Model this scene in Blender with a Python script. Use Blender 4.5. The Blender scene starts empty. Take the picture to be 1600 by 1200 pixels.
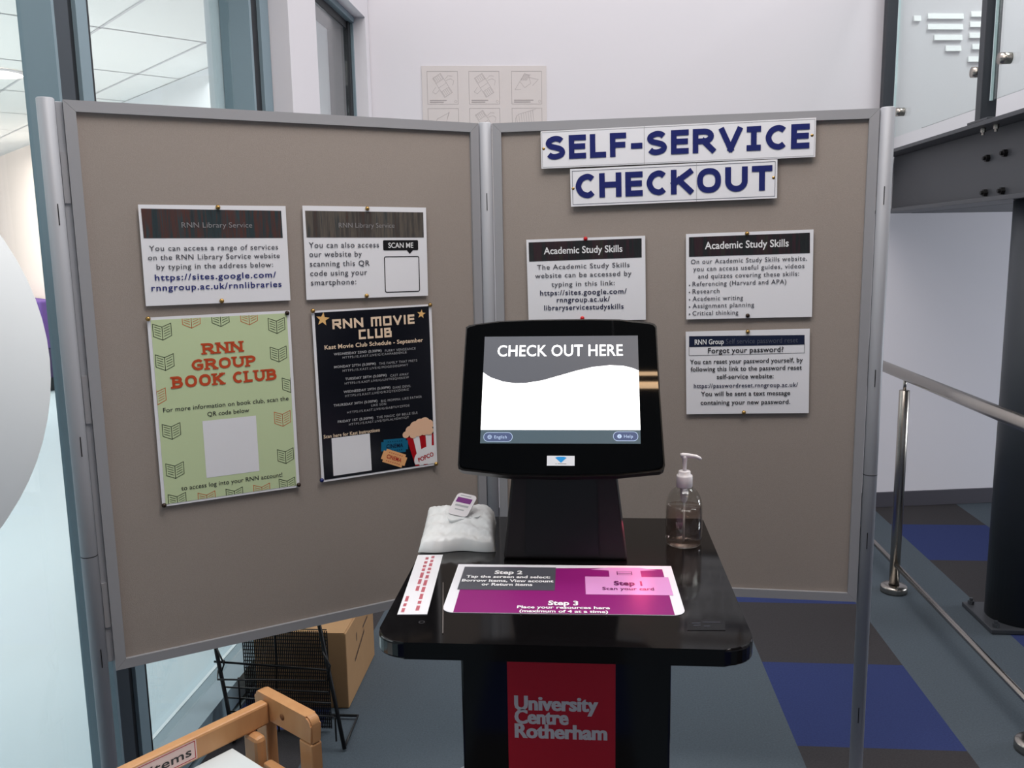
import bpy, bmesh, math, random
from mathutils import Vector, Matrix
random.seed(4)
SC = bpy.context.scene
COL = SC.collection
R = math.radians

# ------------------------------------------------------------------ camera
F_PX, PITCH, ROLL, YAW = 1358.24, 0.15711, -0.016989, 0.0872492
cam_d = bpy.data.cameras.new('camera'); cam = bpy.data.objects.new('camera', cam_d); COL.objects.link(cam)
cam_d.sensor_width = 36.0; cam_d.sensor_fit = 'HORIZONTAL'; cam_d.lens = F_PX / 1600 * 36.0
cam_d.clip_start = 0.02; cam_d.clip_end = 100
fw = Vector((-math.sin(YAW) * math.cos(PITCH), math.cos(YAW) * math.cos(PITCH), -math.sin(PITCH)))
rt = Vector((math.cos(YAW), math.sin(YAW), 0)); up = rt.cross(fw)
c_, s_ = math.cos(ROLL), math.sin(ROLL)
rt2 = c_ * rt + s_ * up; up2 = -s_ * rt + c_ * up
m = Matrix((rt2, up2, -fw)).transposed().to_4x4(); m.translation = Vector((0, 0, 1.5))
cam.matrix_world = m
SC.camera = cam

# ------------------------------------------------------------------ view, world, large lights
SC.view_settings.view_transform = 'Standard'; SC.view_settings.look = 'None'
SC.view_settings.gamma = 1.0; SC.view_settings.use_curve_mapping = False
SC.view_settings.exposure = 0.32
w = bpy.data.worlds.new('daylight'); SC.world = w; w.use_nodes = True
w.node_tree.nodes['Background'].inputs[0].default_value = (0.72, 0.80, 0.92, 1)
w.node_tree.nodes['Background'].inputs[1].default_value = 0.26

def area(name, loc, size, power, color=(1, 1, 1), rot=(0, 0, 0), sy=None):
    d = bpy.data.lights.new(name, 'AREA'); d.energy = power; d.color = color; d.size = size
    if sy: d.shape = 'RECTANGLE'; d.size_y = sy
    o = bpy.data.objects.new(name, d); COL.objects.link(o); o.location = loc; o.rotation_euler = rot
    return o
area('atrium_light', (0.1, 3.3, 4.46), 2.0, 40, (1.0, 0.97, 0.97), sy=1.7)
area('atrium_light', (0.5, 1.05, 4.46), 3.0, 50, (1.0, 0.96, 0.94), sy=1.3)
area('board_fill', (0.1, 1.25, 2.95), 1.9, 15, (1.0, 0.955, 0.925), rot=(R(22), 0, 0), sy=0.35)  # unseen fill, added so the boards are brighter towards the top
area('landing_fill', (2.9, 3.6, 4.4), 1.6, 66, (0.97, 0.99, 1.0), sy=1.6)  # fill added to brighten the wall behind the landing glass
area('stair_wall_fill', (4.7, 3.4, 0.95), 1.2, 44, (0.88, 0.93, 1.0), rot=(R(90), 0, R(90)), sy=0.9)  # added fill for the low wall under the landing, no window there
area('lounge_light', (-3.6, 4.2, 2.62), 2.6, 34, (0.97, 0.99, 1.0), sy=3.4)
area('lounge_light', (-2.6, 0.2, 2.62), 1.8, 24, (0.95, 0.99, 1.0), sy=3.0)
area('lounge_light', (-6.2, 8.0, 2.62), 2.4, 95, (1.0, 0.94, 0.89), sy=2.4)  # added wash to lift the far peach wall, without a fitting
area('lounge_wall_fill', (-8.6, 8.0, 1.6), 3.0, 48, (1.0, 0.965, 0.94), rot=(R(90), 0, R(-43.8)), sy=1.8)  # unseen fill aimed at the lounge wall, not a window
area('lounge_ceiling_fill', (-3.4, 4.6, 0.9), 3.0, 44, (1.0, 0.985, 0.97), rot=(R(180), 0, 0), sy=4.0)  # invisible upward fill added to brighten the lounge ceiling

# ------------------------------------------------------------------ materials
def lin(c):
    out = []
    for v in c:
        v /= 255.0
        out.append(v / 12.92 if v <= 0.04045 else ((v + 0.055) / 1.055) ** 2.4)
    return (*out, 1.0)
MATS = {}
def mat(name, rgb=(128, 128, 128), rough=0.6, metal=0.0, spec=0.5, coat=0.0, coat_r=0.05, emit=0.0, trans=0.0, ior=1.45, noise=None, bump=None, aniso=None):
    if name in MATS: return MATS[name]
    mm = bpy.data.materials.new(name); mm.use_nodes = True
    nt = mm.node_tree; b = nt.nodes['Principled BSDF']
    c = lin(rgb)
    b.inputs['Base Color'].default_value = c; b.inputs['Roughness'].default_value = rough
    b.inputs['Metallic'].default_value = metal; b.inputs['Specular IOR Level'].default_value = spec
    b.inputs['Coat Weight'].default_value = coat; b.inputs['Coat Roughness'].default_value = coat_r
    b.inputs['Transmission Weight'].default_value = trans; b.inputs['IOR'].default_value = ior
    if emit: b.inputs['Emission Color'].default_value = c; b.inputs['Emission Strength'].default_value = emit
    if noise or bump:
        tc = nt.nodes.new('ShaderNodeTexCoord')
    if noise:                      # (scale, amount)
        n = nt.nodes.new('ShaderNodeTexNoise'); n.inputs['Scale'].default_value = noise[0]; n.inputs['Detail'].default_value = 4
        nt.links.new(tc.outputs['Object'], n.inputs['Vector'])
        mx = nt.nodes.new('ShaderNodeMixRGB'); mx.blend_type = 'MIX'
        a = noise[1]
        mx.inputs[1].default_value = tuple(max(0, v * (1 - a)) for v in c[:3]) + (1,)
        mx.inputs[2].default_value = tuple(min(1, v * (1 + a)) for v in c[:3]) + (1,)
        nt.links.new(n.outputs['Fac'], mx.inputs[0]); nt.links.new(mx.outputs[0], b.inputs['Base Color'])
    if bump:                       # (scale, strength)
        n2 = nt.nodes.new('ShaderNodeTexNoise'); n2.inputs['Scale'].default_value = bump[0]; n2.inputs['Detail'].default_value = 3
        nt.links.new(tc.outputs['Object'], n2.inputs['Vector'])
        bp = nt.nodes.new('ShaderNodeBump'); bp.inputs['Strength'].default_value = bump[1]; bp.inputs['Distance'].default_value = 0.002
        nt.links.new(n2.outputs['Fac'], bp.inputs['Height']); nt.links.new(bp.outputs[0], b.inputs['Normal'])
    MATS[name] = mm
    return mm
def thin_glass(name, tint=(235, 245, 243), boost=1.0):
    mm = bpy.data.materials.new(name); mm.use_nodes = True; nt = mm.node_tree; nt.nodes.clear()
    out = nt.nodes.new('ShaderNodeOutputMaterial'); mix = nt.nodes.new('ShaderNodeMixShader')
    t = nt.nodes.new('ShaderNodeBsdfTransparent'); g = nt.nodes.new('ShaderNodeBsdfGlossy'); fr = nt.nodes.new('ShaderNodeFresnel')
    t.inputs[0].default_value = lin(tint); g.inputs['Roughness'].default_value = 0.0; g.inputs['Color'].default_value = (boost, boost, boost, 1)
    # same reflectance from both sides of the pane
    ge = nt.nodes.new('ShaderNodeNewGeometry'); ma = nt.nodes.new('ShaderNodeMath'); ma.operation = 'MULTIPLY_ADD'
    ma.inputs[1].default_value = 1 / 1.45 - 1.45; ma.inputs[2].default_value = 1.45
    nt.links.new(ge.outputs['Backfacing'], ma.inputs[0]); nt.links.new(ma.outputs[0], fr.inputs['IOR'])
    nt.links.new(fr.outputs[0], mix.inputs[0]); nt.links.new(t.outputs[0], mix.inputs[1]); nt.links.new(g.outputs[0], mix.inputs[2])
    nt.links.new(mix.outputs[0], out.inputs[0]); MATS[name] = mm
    return mm
def stripes(name, cols, scale, rough=0.3):
    """printed photograph of book spines: bands of dull colour across x, with soft noise"""
    mm = bpy.data.materials.new(name); mm.use_nodes = True; nt = mm.node_tree; b = nt.nodes['Principled BSDF']
    tc = nt.nodes.new('ShaderNodeTexCoord'); mp = nt.nodes.new('ShaderNodeMapping'); mp.inputs['Scale'].default_value = (scale, 1, scale * 0.06)
    n = nt.nodes.new('ShaderNodeTexNoise'); n.inputs['Scale'].default_value = 1.0; n.inputs['Detail'].default_value = 5; n.inputs['Roughness'].default_value = 0.75
    rp = nt.nodes.new('ShaderNodeValToRGB'); el = rp.color_ramp.elements
    while len(el) < len(cols): el.new(0.5)
    for i, c in enumerate(cols): el[i].position = 0.28 + 0.44 * i / (len(cols) - 1); el[i].color = lin(c)
    nt.links.new(tc.outputs['Object'], mp.inputs[0]); nt.links.new(mp.outputs[0], n.inputs['Vector']); nt.links.new(n.outputs['Fac'], rp.inputs[0]); nt.links.new(rp.outputs[0], b.inputs['Base Color'])
    b.inputs['Roughness'].default_value = rough; MATS[name] = mm
    return mm
def wood(name, c1, c2):
    mm = bpy.data.materials.new(name); mm.use_nodes = True; nt = mm.node_tree; b = nt.nodes['Principled BSDF']
    tc = nt.nodes.new('ShaderNodeTexCoord'); mp = nt.nodes.new('ShaderNodeMapping'); mp.inputs['Scale'].default_value = (40, 40, 8)
    n = nt.nodes.new('ShaderNodeTexNoise'); n.inputs['Scale'].default_value = 1.2; n.inputs['Detail'].default_value = 5
    mx = nt.nodes.new('ShaderNodeMixRGB'); mx.inputs[1].default_value = lin(c1); mx.inputs[2].default_value = lin(c2)
    nt.links.new(tc.outputs['Object'], mp.inputs[0]); nt.links.new(mp.outputs[0], n.inputs['Vector']); nt.links.new(n.outputs['Fac'], mx.inputs[0]); nt.links.new(mx.outputs[0], b.inputs['Base Color'])
    b.inputs['Roughness'].default_value = 0.42; MATS[name] = mm
    return mm

M_WALL = mat('white_plaster', (222, 219, 224), 0.85, bump=(60, 0.05))
M_PEACH = mat('peach_plaster', (238, 222, 212), 0.85)
M_CEIL = mat('ceiling_tile', (226, 227, 224), 0.9, noise=(90, 0.05))
M_SKIRT = mat('dark_skirting', (72, 70, 78), 0.5)
M_FRAME = mat('blue_grey_window_paint', (126, 146, 156), 0.42)
M_GASKET = mat('black_gasket', (28, 31, 36), 0.5)
M_LFLOOR = mat('pale_blue_vinyl', (190, 209, 218), 0.35)
M_STEEL = mat('dark_steel_paint', (66, 69, 74), 0.45)
M_STEEL2 = mat('charcoal_steel_paint', (48, 53, 59), 0.45)
M_STAIN = mat('brushed_stainless', (176, 170, 162), 0.27, metal=1.0)
M_ALU = mat('anodised_aluminium', (164, 166, 172), 0.5, metal=0.12)
M_ALU2 = mat('aluminium_frame', (158, 158, 162), 0.5, metal=0.12)
M_SLOT = mat('black_slot', (12, 12, 14), 0.6)
M_FELT = mat('taupe_felt', (158, 148, 141), 0.95, spec=0.1, noise=(420, 0.10), bump=(900, 0.25))
M_PAPER = mat('laminated_paper', (238, 238, 243), 0.35, coat=0.55, coat_r=0.12)
M_POLY = mat('glossy_black_laminate', (12, 11, 12), 0.09, spec=0.6)
M_BLACK = mat('satin_black_plastic', (17, 17, 19), 0.33)
M_BEZEL = mat('glossy_black_bezel', (9, 11, 13), 0.025)
M_DKPLASTIC = mat('matt_black_plastic', (34, 29, 30), 0.45)
M_CARD = mat('brown_cardboard', (176, 138, 98), 0.8, noise=(30, 0.06))
M_WIRE = mat('black_wire', (14, 14, 16), 0.4)
M_WOOD = wood('beech_wood', (206, 158, 110), (188, 132, 86))
M_TRAY = mat('white_melamine', (214, 222, 224), 0.4)
M_GLOBE = mat('opal_shade_added_glow', (196, 200, 201), 0.6, emit=0.22)  # glow added to even out the shading on the globe
M_BRASS = mat('brass', (176, 142, 84), 0.3, metal=0.9)
M_REDPIN = mat('red_plastic_pin', (200, 24, 30), 0.3)
M_DKPIN = mat('dark_metal_pin', (58, 46, 40), 0.35, metal=0.6)
M_BLUEPIN = mat('blue_plastic_pin', (18, 30, 96), 0.3)
M_FILM = mat('white_plastic_film', (236, 238, 238), 0.28, spec=0.5)
M_WHITEP = mat('white_plastic', (232, 226, 228), 0.35)
M_GLASS = thin_glass('window_glass', (246, 249, 249))
M_BAL = thin_glass('balustrade_glass', (247, 251, 250))
M_BOTTLE = thin_glass('clear_bottle_plastic', (240, 240, 238))
M_LIQ = thin_glass('clear_gel', (240, 230, 226))
M_PURPLE = mat('purple_upholstery', (92, 62, 132), 0.8)
def ink(name, rgb, rough=0.35, **k): return mat('ink_' + name, rgb, rough, **k)
I_GREY = ink('grey', (74, 74, 82)); I_NAVY = ink('navy', (38, 46, 116)); I_NAVYD = ink('dark_navy', (34, 36, 70)); I_DARK = ink('dark', (40, 40, 46))
I_BLACK = ink('black', (20, 18, 22)); I_WHITE = ink('white', (238, 238, 240)); I_THIN = ink('faded_grey', (150, 148, 150)); I_THIN2 = ink('dim_grey', (84, 88, 104))
I_SIGN = ink('sign_navy', (28, 36, 104)); I_ORANGE = ink('rust', (196, 78, 42)); I_GREEN = ink('pale_green', (202, 218, 174)); I_OLIVE = ink('dark_green', (44, 58, 40))
I_OR2 = ink('light_rust', (206, 112, 62)); I_MOVIE = ink('poster_black', (20, 22, 30), 0.22); I_CREAM = ink('cream', (240, 214, 186)); I_GOLD = ink('gold', (236, 190, 124))
I_MGREY = ink('pale_grey', (178, 178, 180)); I_RED = ink('red', (176, 16, 28)); I_TEAL = ink('teal', (20, 104, 140)); I_TAN = ink('tan', (240, 178, 122)); I_SALMON = ink('popcorn', (240, 196, 164)); I_NBAN = ink('banner_navy', (22, 30, 58), 0.25)
I_MAG = ink('magenta', (132, 22, 108), 0.4); I_SLATE = ink('slate', (78, 80, 88), 0.3); I_PINK = ink('pink', (214, 150, 206), 0.3); I_PINKD = ink('plum', (96, 24, 86)); I_MATW = ink('mat_white', (226, 226, 232), 0.4)
I_UCRED = ink('crimson', (216, 36, 54), 0.3); I_UCTXT = ink('silver_grey', (236, 226, 228)); I_LRED = ink('label_red', (206, 92, 108)); I_LINE = ink('pencil_grey', (160, 153, 154)); I_CYAN = ink('cyan_blue', (40, 158, 232))
STR_A = stripes('print_books_warm', [(26, 30, 36), (50, 44, 46), (44, 62, 66), (84, 52, 46), (52, 68, 72), (34, 40, 44)], 34)
STR_B = stripes('print_books_brown', [(48, 40, 42), (82, 58, 50), (66, 64, 62), (98, 90, 82), (62, 66, 66), (58, 48, 44)], 34)
STR_C = stripes('print_books_dark', [(18, 22, 22), (40, 42, 42), (28, 32, 32), (52, 28, 36), (48, 48, 38), (24, 28, 28)], 40)

# ------------------------------------------------------------------ builders
def tag(o, label=None, cat=None, group=None, kind=None):
    if label: o['label'] = label
    if cat: o['category'] = cat
    if group: o['group'] = group
    if kind: o['kind'] = kind
    return o
def empty(name, loc=(0, 0, 0), rot=(0, 0, 0)):
    o = bpy.data.objects.new(name, None); COL.objects.link(o); o.location = loc; o.rotation_euler = rot; o.empty_display_size = 0.05
    return o
class MB:
    def __init__(s): s.bm = bmesh.new(); s.mats = []
    def mi(s, m):
        if m is None: return 0
        if m not in s.mats: s.mats.append(m)
        return s.mats.index(m)
    def face(s, pts, m=None):
        f = s.bm.faces.new([s.bm.verts.new(p) for p in pts]); f.material_index = s.mi(m); return f
    def box(s, x0, x1, y0, y1, z0, z1, m=None, bev=0.0, M=None):
        r = bmesh.ops.create_cube(s.bm, size=1.0); vs = r['verts']
        for v in vs: v.co = Vector((x0 + (v.co.x + .5) * (x1 - x0), y0 + (v.co.y + .5) * (y1 - y0), z0 + (v.co.z + .5) * (z1 - z0)))
        fs = set(f for v in vs for f in v.link_faces)
        i = s.mi(m)
        for f in fs: f.material_index = i
        if bev:
            es = list(set(e for f in fs for e in f.edges))
            r2 = bmesh.ops.bevel(s.bm, geom=es, offset=bev, segments=2, affect='EDGES', profile=0.5)
            vs = list(set(v for f in r2['faces'] for v in f.verts) | set(v for v in vs if v.is_valid))
            for f in set(f for v in vs for f in v.link_faces): f.material_index = i
        if M is not None:
            for v in vs: v.co = M @ v.co
        return s
    def prism(s, pts, a, b, axis='z', m=None, M=None, top=None):
        """extrude outline pts (2d) between a and b on an axis; top: other outline at b"""
        def P(p, t):
            if axis == 'z': v = Vector((p[0], p[1], t))
            elif axis == 'y': v = Vector((p[0], t, p[1]))
            else: v = Vector((t, p[0], p[1]))
            return M @ v if M is not None else v
        q = top or pts
        A = [s.bm.verts.new(P(p, a)) for p in pts]; B = [s.bm.verts.new(P(p, b)) for p in q]
        i = s.mi(m); n = len(pts); fs = []
        fs.append(s.bm.faces.new(A)); fs.append(s.bm.faces.new(B))
        for k in range(n): fs.append(s.bm.faces.new((A[k], A[(k + 1) % n], B[(k + 1) % n], B[k])))
        for f in fs: f.material_index = i
        return s
    def tube(s, path, r, seg=10, m=None, cap=True):
        path = [Vector(p) for p in path]; rings = []; i = s.mi(m); n = len(path)
        rr = r if isinstance(r, (list, tuple)) else [r] * n
        prev = None
        for k, p in enumerate(path):
            t = (path[min(k + 1, n - 1)] - path[max(k - 1, 0)]).normalized()
            if prev is None:
                u = t.cross(Vector((0, 0, 1)))
                if u.length < 1e-3: u = t.cross(Vector((1, 0, 0)))
            else: u = prev - t * prev.dot(t)
            u.normalize(); prev = u; v = t.cross(u)
            rings.append([s.bm.verts.new(p + rr[k] * (math.cos(2 * math.pi * j / seg) * u + math.sin(2 * math.pi * j / seg) * v)) for j in range(seg)])
        fs = []
        for a, b in zip(rings, rings[1:]):
            for j in range(seg): fs.append(s.bm.faces.new((a[j], a[(j + 1) % seg], b[(j + 1) % seg], b[j])))
        if cap: fs.append(s.bm.faces.new(rings[0])); fs.append(s.bm.faces.new(rings[-1]))
        for f in fs: f.material_index = i; f.smooth = True
        return s
    def lathe(s, prof, c=(0, 0, 0), seg=32, m=None, sx=1.0, sy=1.0):
        c = Vector(c); rings = []; i = s.mi(m)
        for r, z in prof:
            if r < 1e-5: rings.append([s.bm.verts.new(c + Vector((0, 0, z)))])
            else: rings.append([s.bm.verts.new(c + Vector((sx * r * math.cos(2 * math.pi * j / seg), sy * r * math.sin(2 * math.pi * j / seg), z))) for j in range(seg)])
        for a, b in zip(rings, rings[1:]):
            if len(a) == 1 and len(b) == 1: continue
            for j in range(seg):
                k = (j + 1) % seg
                if len(a) == 1: f = s.bm.faces.new((a[0], b[k], b[j]))
                elif len(b) == 1: f = s.bm.faces.new((a[j], a[k], b[0]))
                else: f = s.bm.faces.new((a[j], a[k], b[k], b[j]))
                f.material_index = i; f.smooth = True
        return s
    def build(s, name, m=None, parent=None, smooth=None, loc=None, rot=None, recalc=True):
        me = bpy.data.meshes.new(name)
        if recalc: bmesh.ops.recalc_face_normals(s.bm, faces=s.bm.faces[:])
        if smooth is not None:
            for f in s.bm.faces: f.smooth = smooth
        s.bm.to_mesh(me); s.bm.free()
        for x in (s.mats or [m]): me.materials.append(x)
        o = bpy.data.objects.new(name, me); COL.objects.link(o)
        if parent: o.parent = parent
        if loc: o.location = loc
        if rot: o.rotation_euler = rot
        return o
def rrect(x0, x1, y0, y1, r, n=6, rs=None):
    """rounded rectangle outline, rs = radii for (bl, br, tr, tl)"""
    rs = rs or (r, r, r, r); pts = []
    for (cx, cy, a0, q) in ((x0 + rs[0], y0 + rs[0], 180, rs[0]), (x1 - rs[1], y0 + rs[1], 270, rs[1]), (x1 - rs[2], y1 - rs[2], 0, rs[2]), (x0 + rs[3], y1 - rs[3], 90, rs[3])):
        if q < 1e-5: pts.append((cx, cy)); continue
        for k in range(n + 1):
            a = R(a0 + 90 * k / n); pts.append((cx + q * math.cos(a), cy + q * math.sin(a)))
    return pts
def ell(cx, cy, rx, ry, n=24): return [(cx + rx * math.cos(2 * math.pi * k / n), cy + ry * math.sin(2 * math.pi * k / n)) for k in range(n)]

# ---- lettering: the built-in font, turned into flat mesh and fitted to a width and a cap height
_cache = {}
def glyphs(txt, bold, space):
    key = (txt, bold, space)
    if key in _cache: return _cache[key]
    cu = bpy.data.curves.new('lettering_curve', 'FONT'); cu.body = txt; cu.size = 1.0; cu.offset = bold; cu.space_character = space
    cu.resolution_u = 3
    o = bpy.data.objects.new('lettering_curve', cu)
    me = o.to_mesh()
    vs = [tuple(v.co[:2]) for v in me.vertices]; fs = [tuple(p.vertices) for p in me.polygons]
    o.to_mesh_clear(); bpy.data.objects.remove(o); bpy.data.curves.remove(cu)
    _cache[key] = (vs, fs); return vs, fs
CAP = max(v[1] for v in glyphs('H', 0.0, 1.0)[0])

# ---- heavy stroke letters for the big headings; centre lines in a unit box
def arc(cx, cy, rx, ry, a0, a1, n=10): return [(cx + rx * math.cos(R(a0 + (a1 - a0) * k / n)), cy + ry * math.sin(R(a0 + (a1 - a0) * k / n))) for k in range(n + 1)]
def spl(P, n=5):
    out = []
    for i in range(len(P) - 1):
        p0 = P[max(i - 1, 0)]; p1 = P[i]; p2 = P[i + 1]; p3 = P[min(i + 2, len(P) - 1)]
        for k in range(n):
            t = k / n
            out.append(tuple(0.5 * (2 * p1[j] + (p2[j] - p0[j]) * t + (2 * p0[j] - 5 * p1[j] + 4 * p2[j] - p3[j]) * t * t + (3 * p1[j] - p0[j] - 3 * p2[j] + p3[j]) * t ** 3) for j in (0, 1)))
    out.append(P[-1]); return out
LET = {  # letter: (width, [(points, extend)])
    'S': (.70, [(spl([(.95, .86), (.78, .965), (.48, 1), (.12, .90), (0, .74), (.16, .59), (.5, .51), (.84, .42), (1, .26), (.88, .09), (.5, 0), (.2, .03), (.02, .14)]), 0)]),
    'C': (.72, [(spl([(1, .86), (.82, .965), (.58, 1), (.2, .86), (0, .5), (.2, .14), (.58, 0), (.82, .035), (1, .14)]), 0)]),
    'O': (.84, [([(.5 + .5 * math.copysign(abs(math.cos(R(a))) ** .85, math.cos(R(a))), .5 + .5 * math.copysign(abs(math.sin(R(a))) ** .85, math.sin(R(a)))) for a in range(0, 361, 12)], 0)]),
    'U': (.78, [([(0, 1)] + arc(.5, .40, .5, .40, 180, 360, 14) + [(1, 1)], 1)]),
    'E': (.62, [([(0, 0), (0, 1)], 1), ([(0, 1), (1, 1)], 1), ([(0, .52), (.94, .52)], 1), ([(0, 0), (1, 0)], 1)]),
    'F': (.58, [([(0, 0), (0, 1)], 1), ([(0, 1), (1, 1)], 1), ([(0, .50), (.92, .50)], 1)]),
    'L': (.58, [([(0, 0), (0, 1)], 1), ([(0, 0), (1, 0)], 1)]),
    '-': (.46, [([(.1, .40), (.9, .40)], 1)]),
    'R': (.78, [([(0, 0), (0, 1)], 1), ([(0, 1), (.5, 1)] + arc(.5, .74, .42, .26, 90, -90, 10) + [(0, .48)], 0), ([(.48, .48), (1.0, 0)], 1)]),
    'P': (.70, [([(0, 0), (0, 1)], 1), ([(0, 1), (.5, 1)] + arc(.5, .73, .5, .27, 90, -90, 10) + [(0, .46)], 0)]),
    'B': (.74, [([(0, 0), (0, 1)], 1), ([(0, 1), (.5, 1)] + arc(.5, .77, .40, .23, 90, -90, 8) + [(0, .54)], 0), ([(0, .54), (.55, .54)] + arc(.55, .27, .45, .27, 90, -90, 8) + [(0, 0)], 0)]),
    'V': (.78, [([(0, 1), (.5, 0)], 1), ([(1, 1), (.5, 0)], 1)]),
    'I': (.52, [([(.5, 0), (.5, 1)], 1), ([(.05, 1), (.95, 1)], 1), ([(.05, 0), (.95, 0)], 1)]),
    'H': (.80, [([(0, 0), (0, 1)], 1), ([(1, 0), (1, 1)], 1), ([(0, .52), (1, .52)], 0)]),
    'K': (.78, [([(0, 0), (0, 1)], 1), ([(0.02, .42), (.98, 1)], 1), ([(.30, .60), (1, 0)], 1)]),
    'T': (.70, [([(.5, 0), (.5, 1)], 1), ([(0, 1), (1, 1)], 1)]),
    'N': (.80, [([(0, 0), (0, 1)], 1), ([(1, 0), (1, 1)], 1), ([(0, 1), (1, 0)], 0)]),
    'G': (.80, [(spl([(1, .86), (.82, .965), (.58, 1), (.2, .86), (0, .5), (.2, .14), (.58, 0), (.85, .05), (1, .16)]), 0), ([(1, .12), (1, .46)], 0), ([(.62, .46), (1, .46)], 1)]),
    'M': (.92, [([(0, 0), (0, 1)], 1), ([(.5, 0), (.5, 1)], 1), ([(1, 0), (1, 1)], 1), ([(0, 1), (1, 1)], 1)]),
    ' ': (.36, []),
}
BLK = {'O': (.76, [([(0, 0), (0, 1), (1, 1), (1, 0), (0, 0)], 1)]), 'C': (.68, [([(1, 1), (0, 1), (0, 0), (1, 0)], 1)]), 'U': (.74, [([(0, 1), (0, 0), (1, 0), (1, 1)], 1)]),
       'B': (.72, [([(0, 0), (0, 1), (.85, 1), (.85, .54), (0, .54)], 1), ([(.85, .54), (1, .54), (1, 0), (0, 0)], 1)]), 'R': (.74, [([(0, 0), (0, 1), (1, 1), (1, .48), (0, .48)], 1), ([(.5, .48), (1, 0)], 1)]), 'I': (.22, [([(.5, 0), (.5, 1)], 1)])}
SERIF = {'R': [(0, 0), (0, 1), (1, 0)], 'N': [(0, 0), (0, 1), (1, 1), (1, 0)], 'U': [(0, 1), (1, 1)], 'P': [(0, 0), (0, 1)], 'B': [(0, 0), (0, 1)], 'K': [(0, 0), (0, 1), (1, 1), (1, 0)], 'L': [(0, 0), (0, 1)]}
def thick(pts, t, ext):
    """quads along a centre line"""
    pts = [p for k, p in enumerate(pts) if k == 0 or abs(p[0] - pts[k - 1][0]) + abs(p[1] - pts[k - 1][1]) > 1e-6]
    n = len(pts); out = []
    if ext and n >= 2:
        pts = [Vector(p) for p in pts]
        a = (pts[0] - pts[1]).normalized() * t / 2; b = (pts[-1] - pts[-2]).normalized() * t / 2
        pts[0] = pts[0] + a; pts[-1] = pts[-1] + b
    pts = [Vector(p) for p in pts]; off = []
    closed = (pts[0] - pts[-1]).length < 1e-6
    for k in range(n):
        if closed: d1 = (pts[k] - pts[k - 1 if k else n - 2]).normalized(); d2 = (pts[k + 1 if k < n - 1 else 1] - pts[k]).normalized()
        else: d1 = (pts[k] - pts[k - 1]).normalized() if k else None; d2 = (pts[k + 1] - pts[k]).normalized() if k < n - 1 else None; d1 = d1 or d2; d2 = d2 or d1
        t0 = (d1 + d2)
        if t0.length < 1e-4: t0 = d1
        t0.normalize(); nn = Vector((-t0.y, t0.x)); co = max(.45, nn.dot(Vector((-d1.y, d1.x)))); off.append(nn * (t / 2 / co))
    for k in range(n - 1): out.append([tuple(pts[k] + off[k]), tuple(pts[k + 1] + off[k + 1]), tuple(pts[k + 1] - off[k + 1]), tuple(pts[k] - off[k])])
    return out

class Flat:
    """flat printed shapes; plane 'xz' faces -y, plane 'xy' faces +z"""
    def __init__(s, plane='xz', off=0.0006): s.mb = MB(); s.plane = plane; s.off = off
    def P(s, x, y, o): return Vector((x, -o, y)) if s.plane == 'xz' else Vector((x, y, o))
    def poly(s, pts, m, lift=0.0):
        s.mb.face([s.P(x, y, s.off + lift) for x, y in pts], m); return s
    def line(s, pts, t, m, lift=0.0, clip=None):
        for q in thick(pts, t, 0):
            if clip:
                q = [(min(max(x, clip[0]), clip[1]), min(max(y, clip[2]), clip[3])) for x, y in q]
                if max(p[0] for p in q) - min(p[0] for p in q) < 1e-6 or max(p[1] for p in q) - min(p[1] for p in q) < 1e-6: continue
            s.poly(q, m, lift)
        return s
    def rect(s, x0, x1, y0, y1, m, lift=0.0): return s.poly([(x0, y0), (x1, y0), (x1, y1), (x0, y1)], m, lift)
    def frame(s, pts, t, m, lift=0.0): return s.line(list(pts) + [pts[0]], t, m, lift)
    def text(s, txt, cx, cy, w_, cap, m, bold=0.0, space=1.05, ang=0.0, lift=0.0003):
        vs, fs = glyphs(txt, bold, space)
        if not vs: return s
        x0 = min(v[0] for v in vs); x1 = max(v[0] for v in vs); kx = w_ / (x1 - x0); ky = cap / CAP
        ca, sa = math.cos(ang), math.sin(ang); i = s.mb.mi(m)
        bv = []
        for vx, vy in vs:
            a = (vx - (x0 + x1) / 2) * kx; b = (vy - CAP / 2) * ky
            bv.append(s.mb.bm.verts.new(s.P(cx + a * ca - b * sa, cy + a * sa + b * ca, s.off + lift)))
        for f in fs:
            try: g = s.mb.bm.faces.new([bv[k] for k in f]); g.material_index = i
            except ValueError: pass
        return s
    def big(s, txt, cx, cy, w_, cap, m, t=0.2, gap=0.16, block=False, serif=False, lift=0.0003, ang=0.0):
        defs = [(ch, (BLK.get(ch) if block else None) or LET[ch]) for ch in txt]
        tot = sum(d[0] for _, d in defs) + gap * (len(defs) - 1); kx = w_ / tot; x = cx - w_ / 2; th = t * cap
        for ch, (lw, strokes) in defs:
            W = lw * kx; mx = lambda p: (x + th / 2 + p[0] * (W - th), cy - cap / 2 + th / 2 + p[1] * (cap - th))
            for si, (pts, ext) in enumerate(strokes):
                for q in thick([mx(p) for p in pts], th, ext): s.poly(q, m, lift + si * .00008)
            if serif:
                for p in SERIF.get(ch, []):
                    a = mx(p); yy = a[1] + (th / 2 - th * .32) * (1 if p[1] else -1)
                    s.line([(a[0] - th * 1.05, yy), (a[0] + th * 1.05, yy)], th * .64, m, lift + .0004)
            x += W + gap * kx
        return s
    def build(s, name, parent=None): return s.mb.build(name, None, parent, recalc=False)

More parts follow.
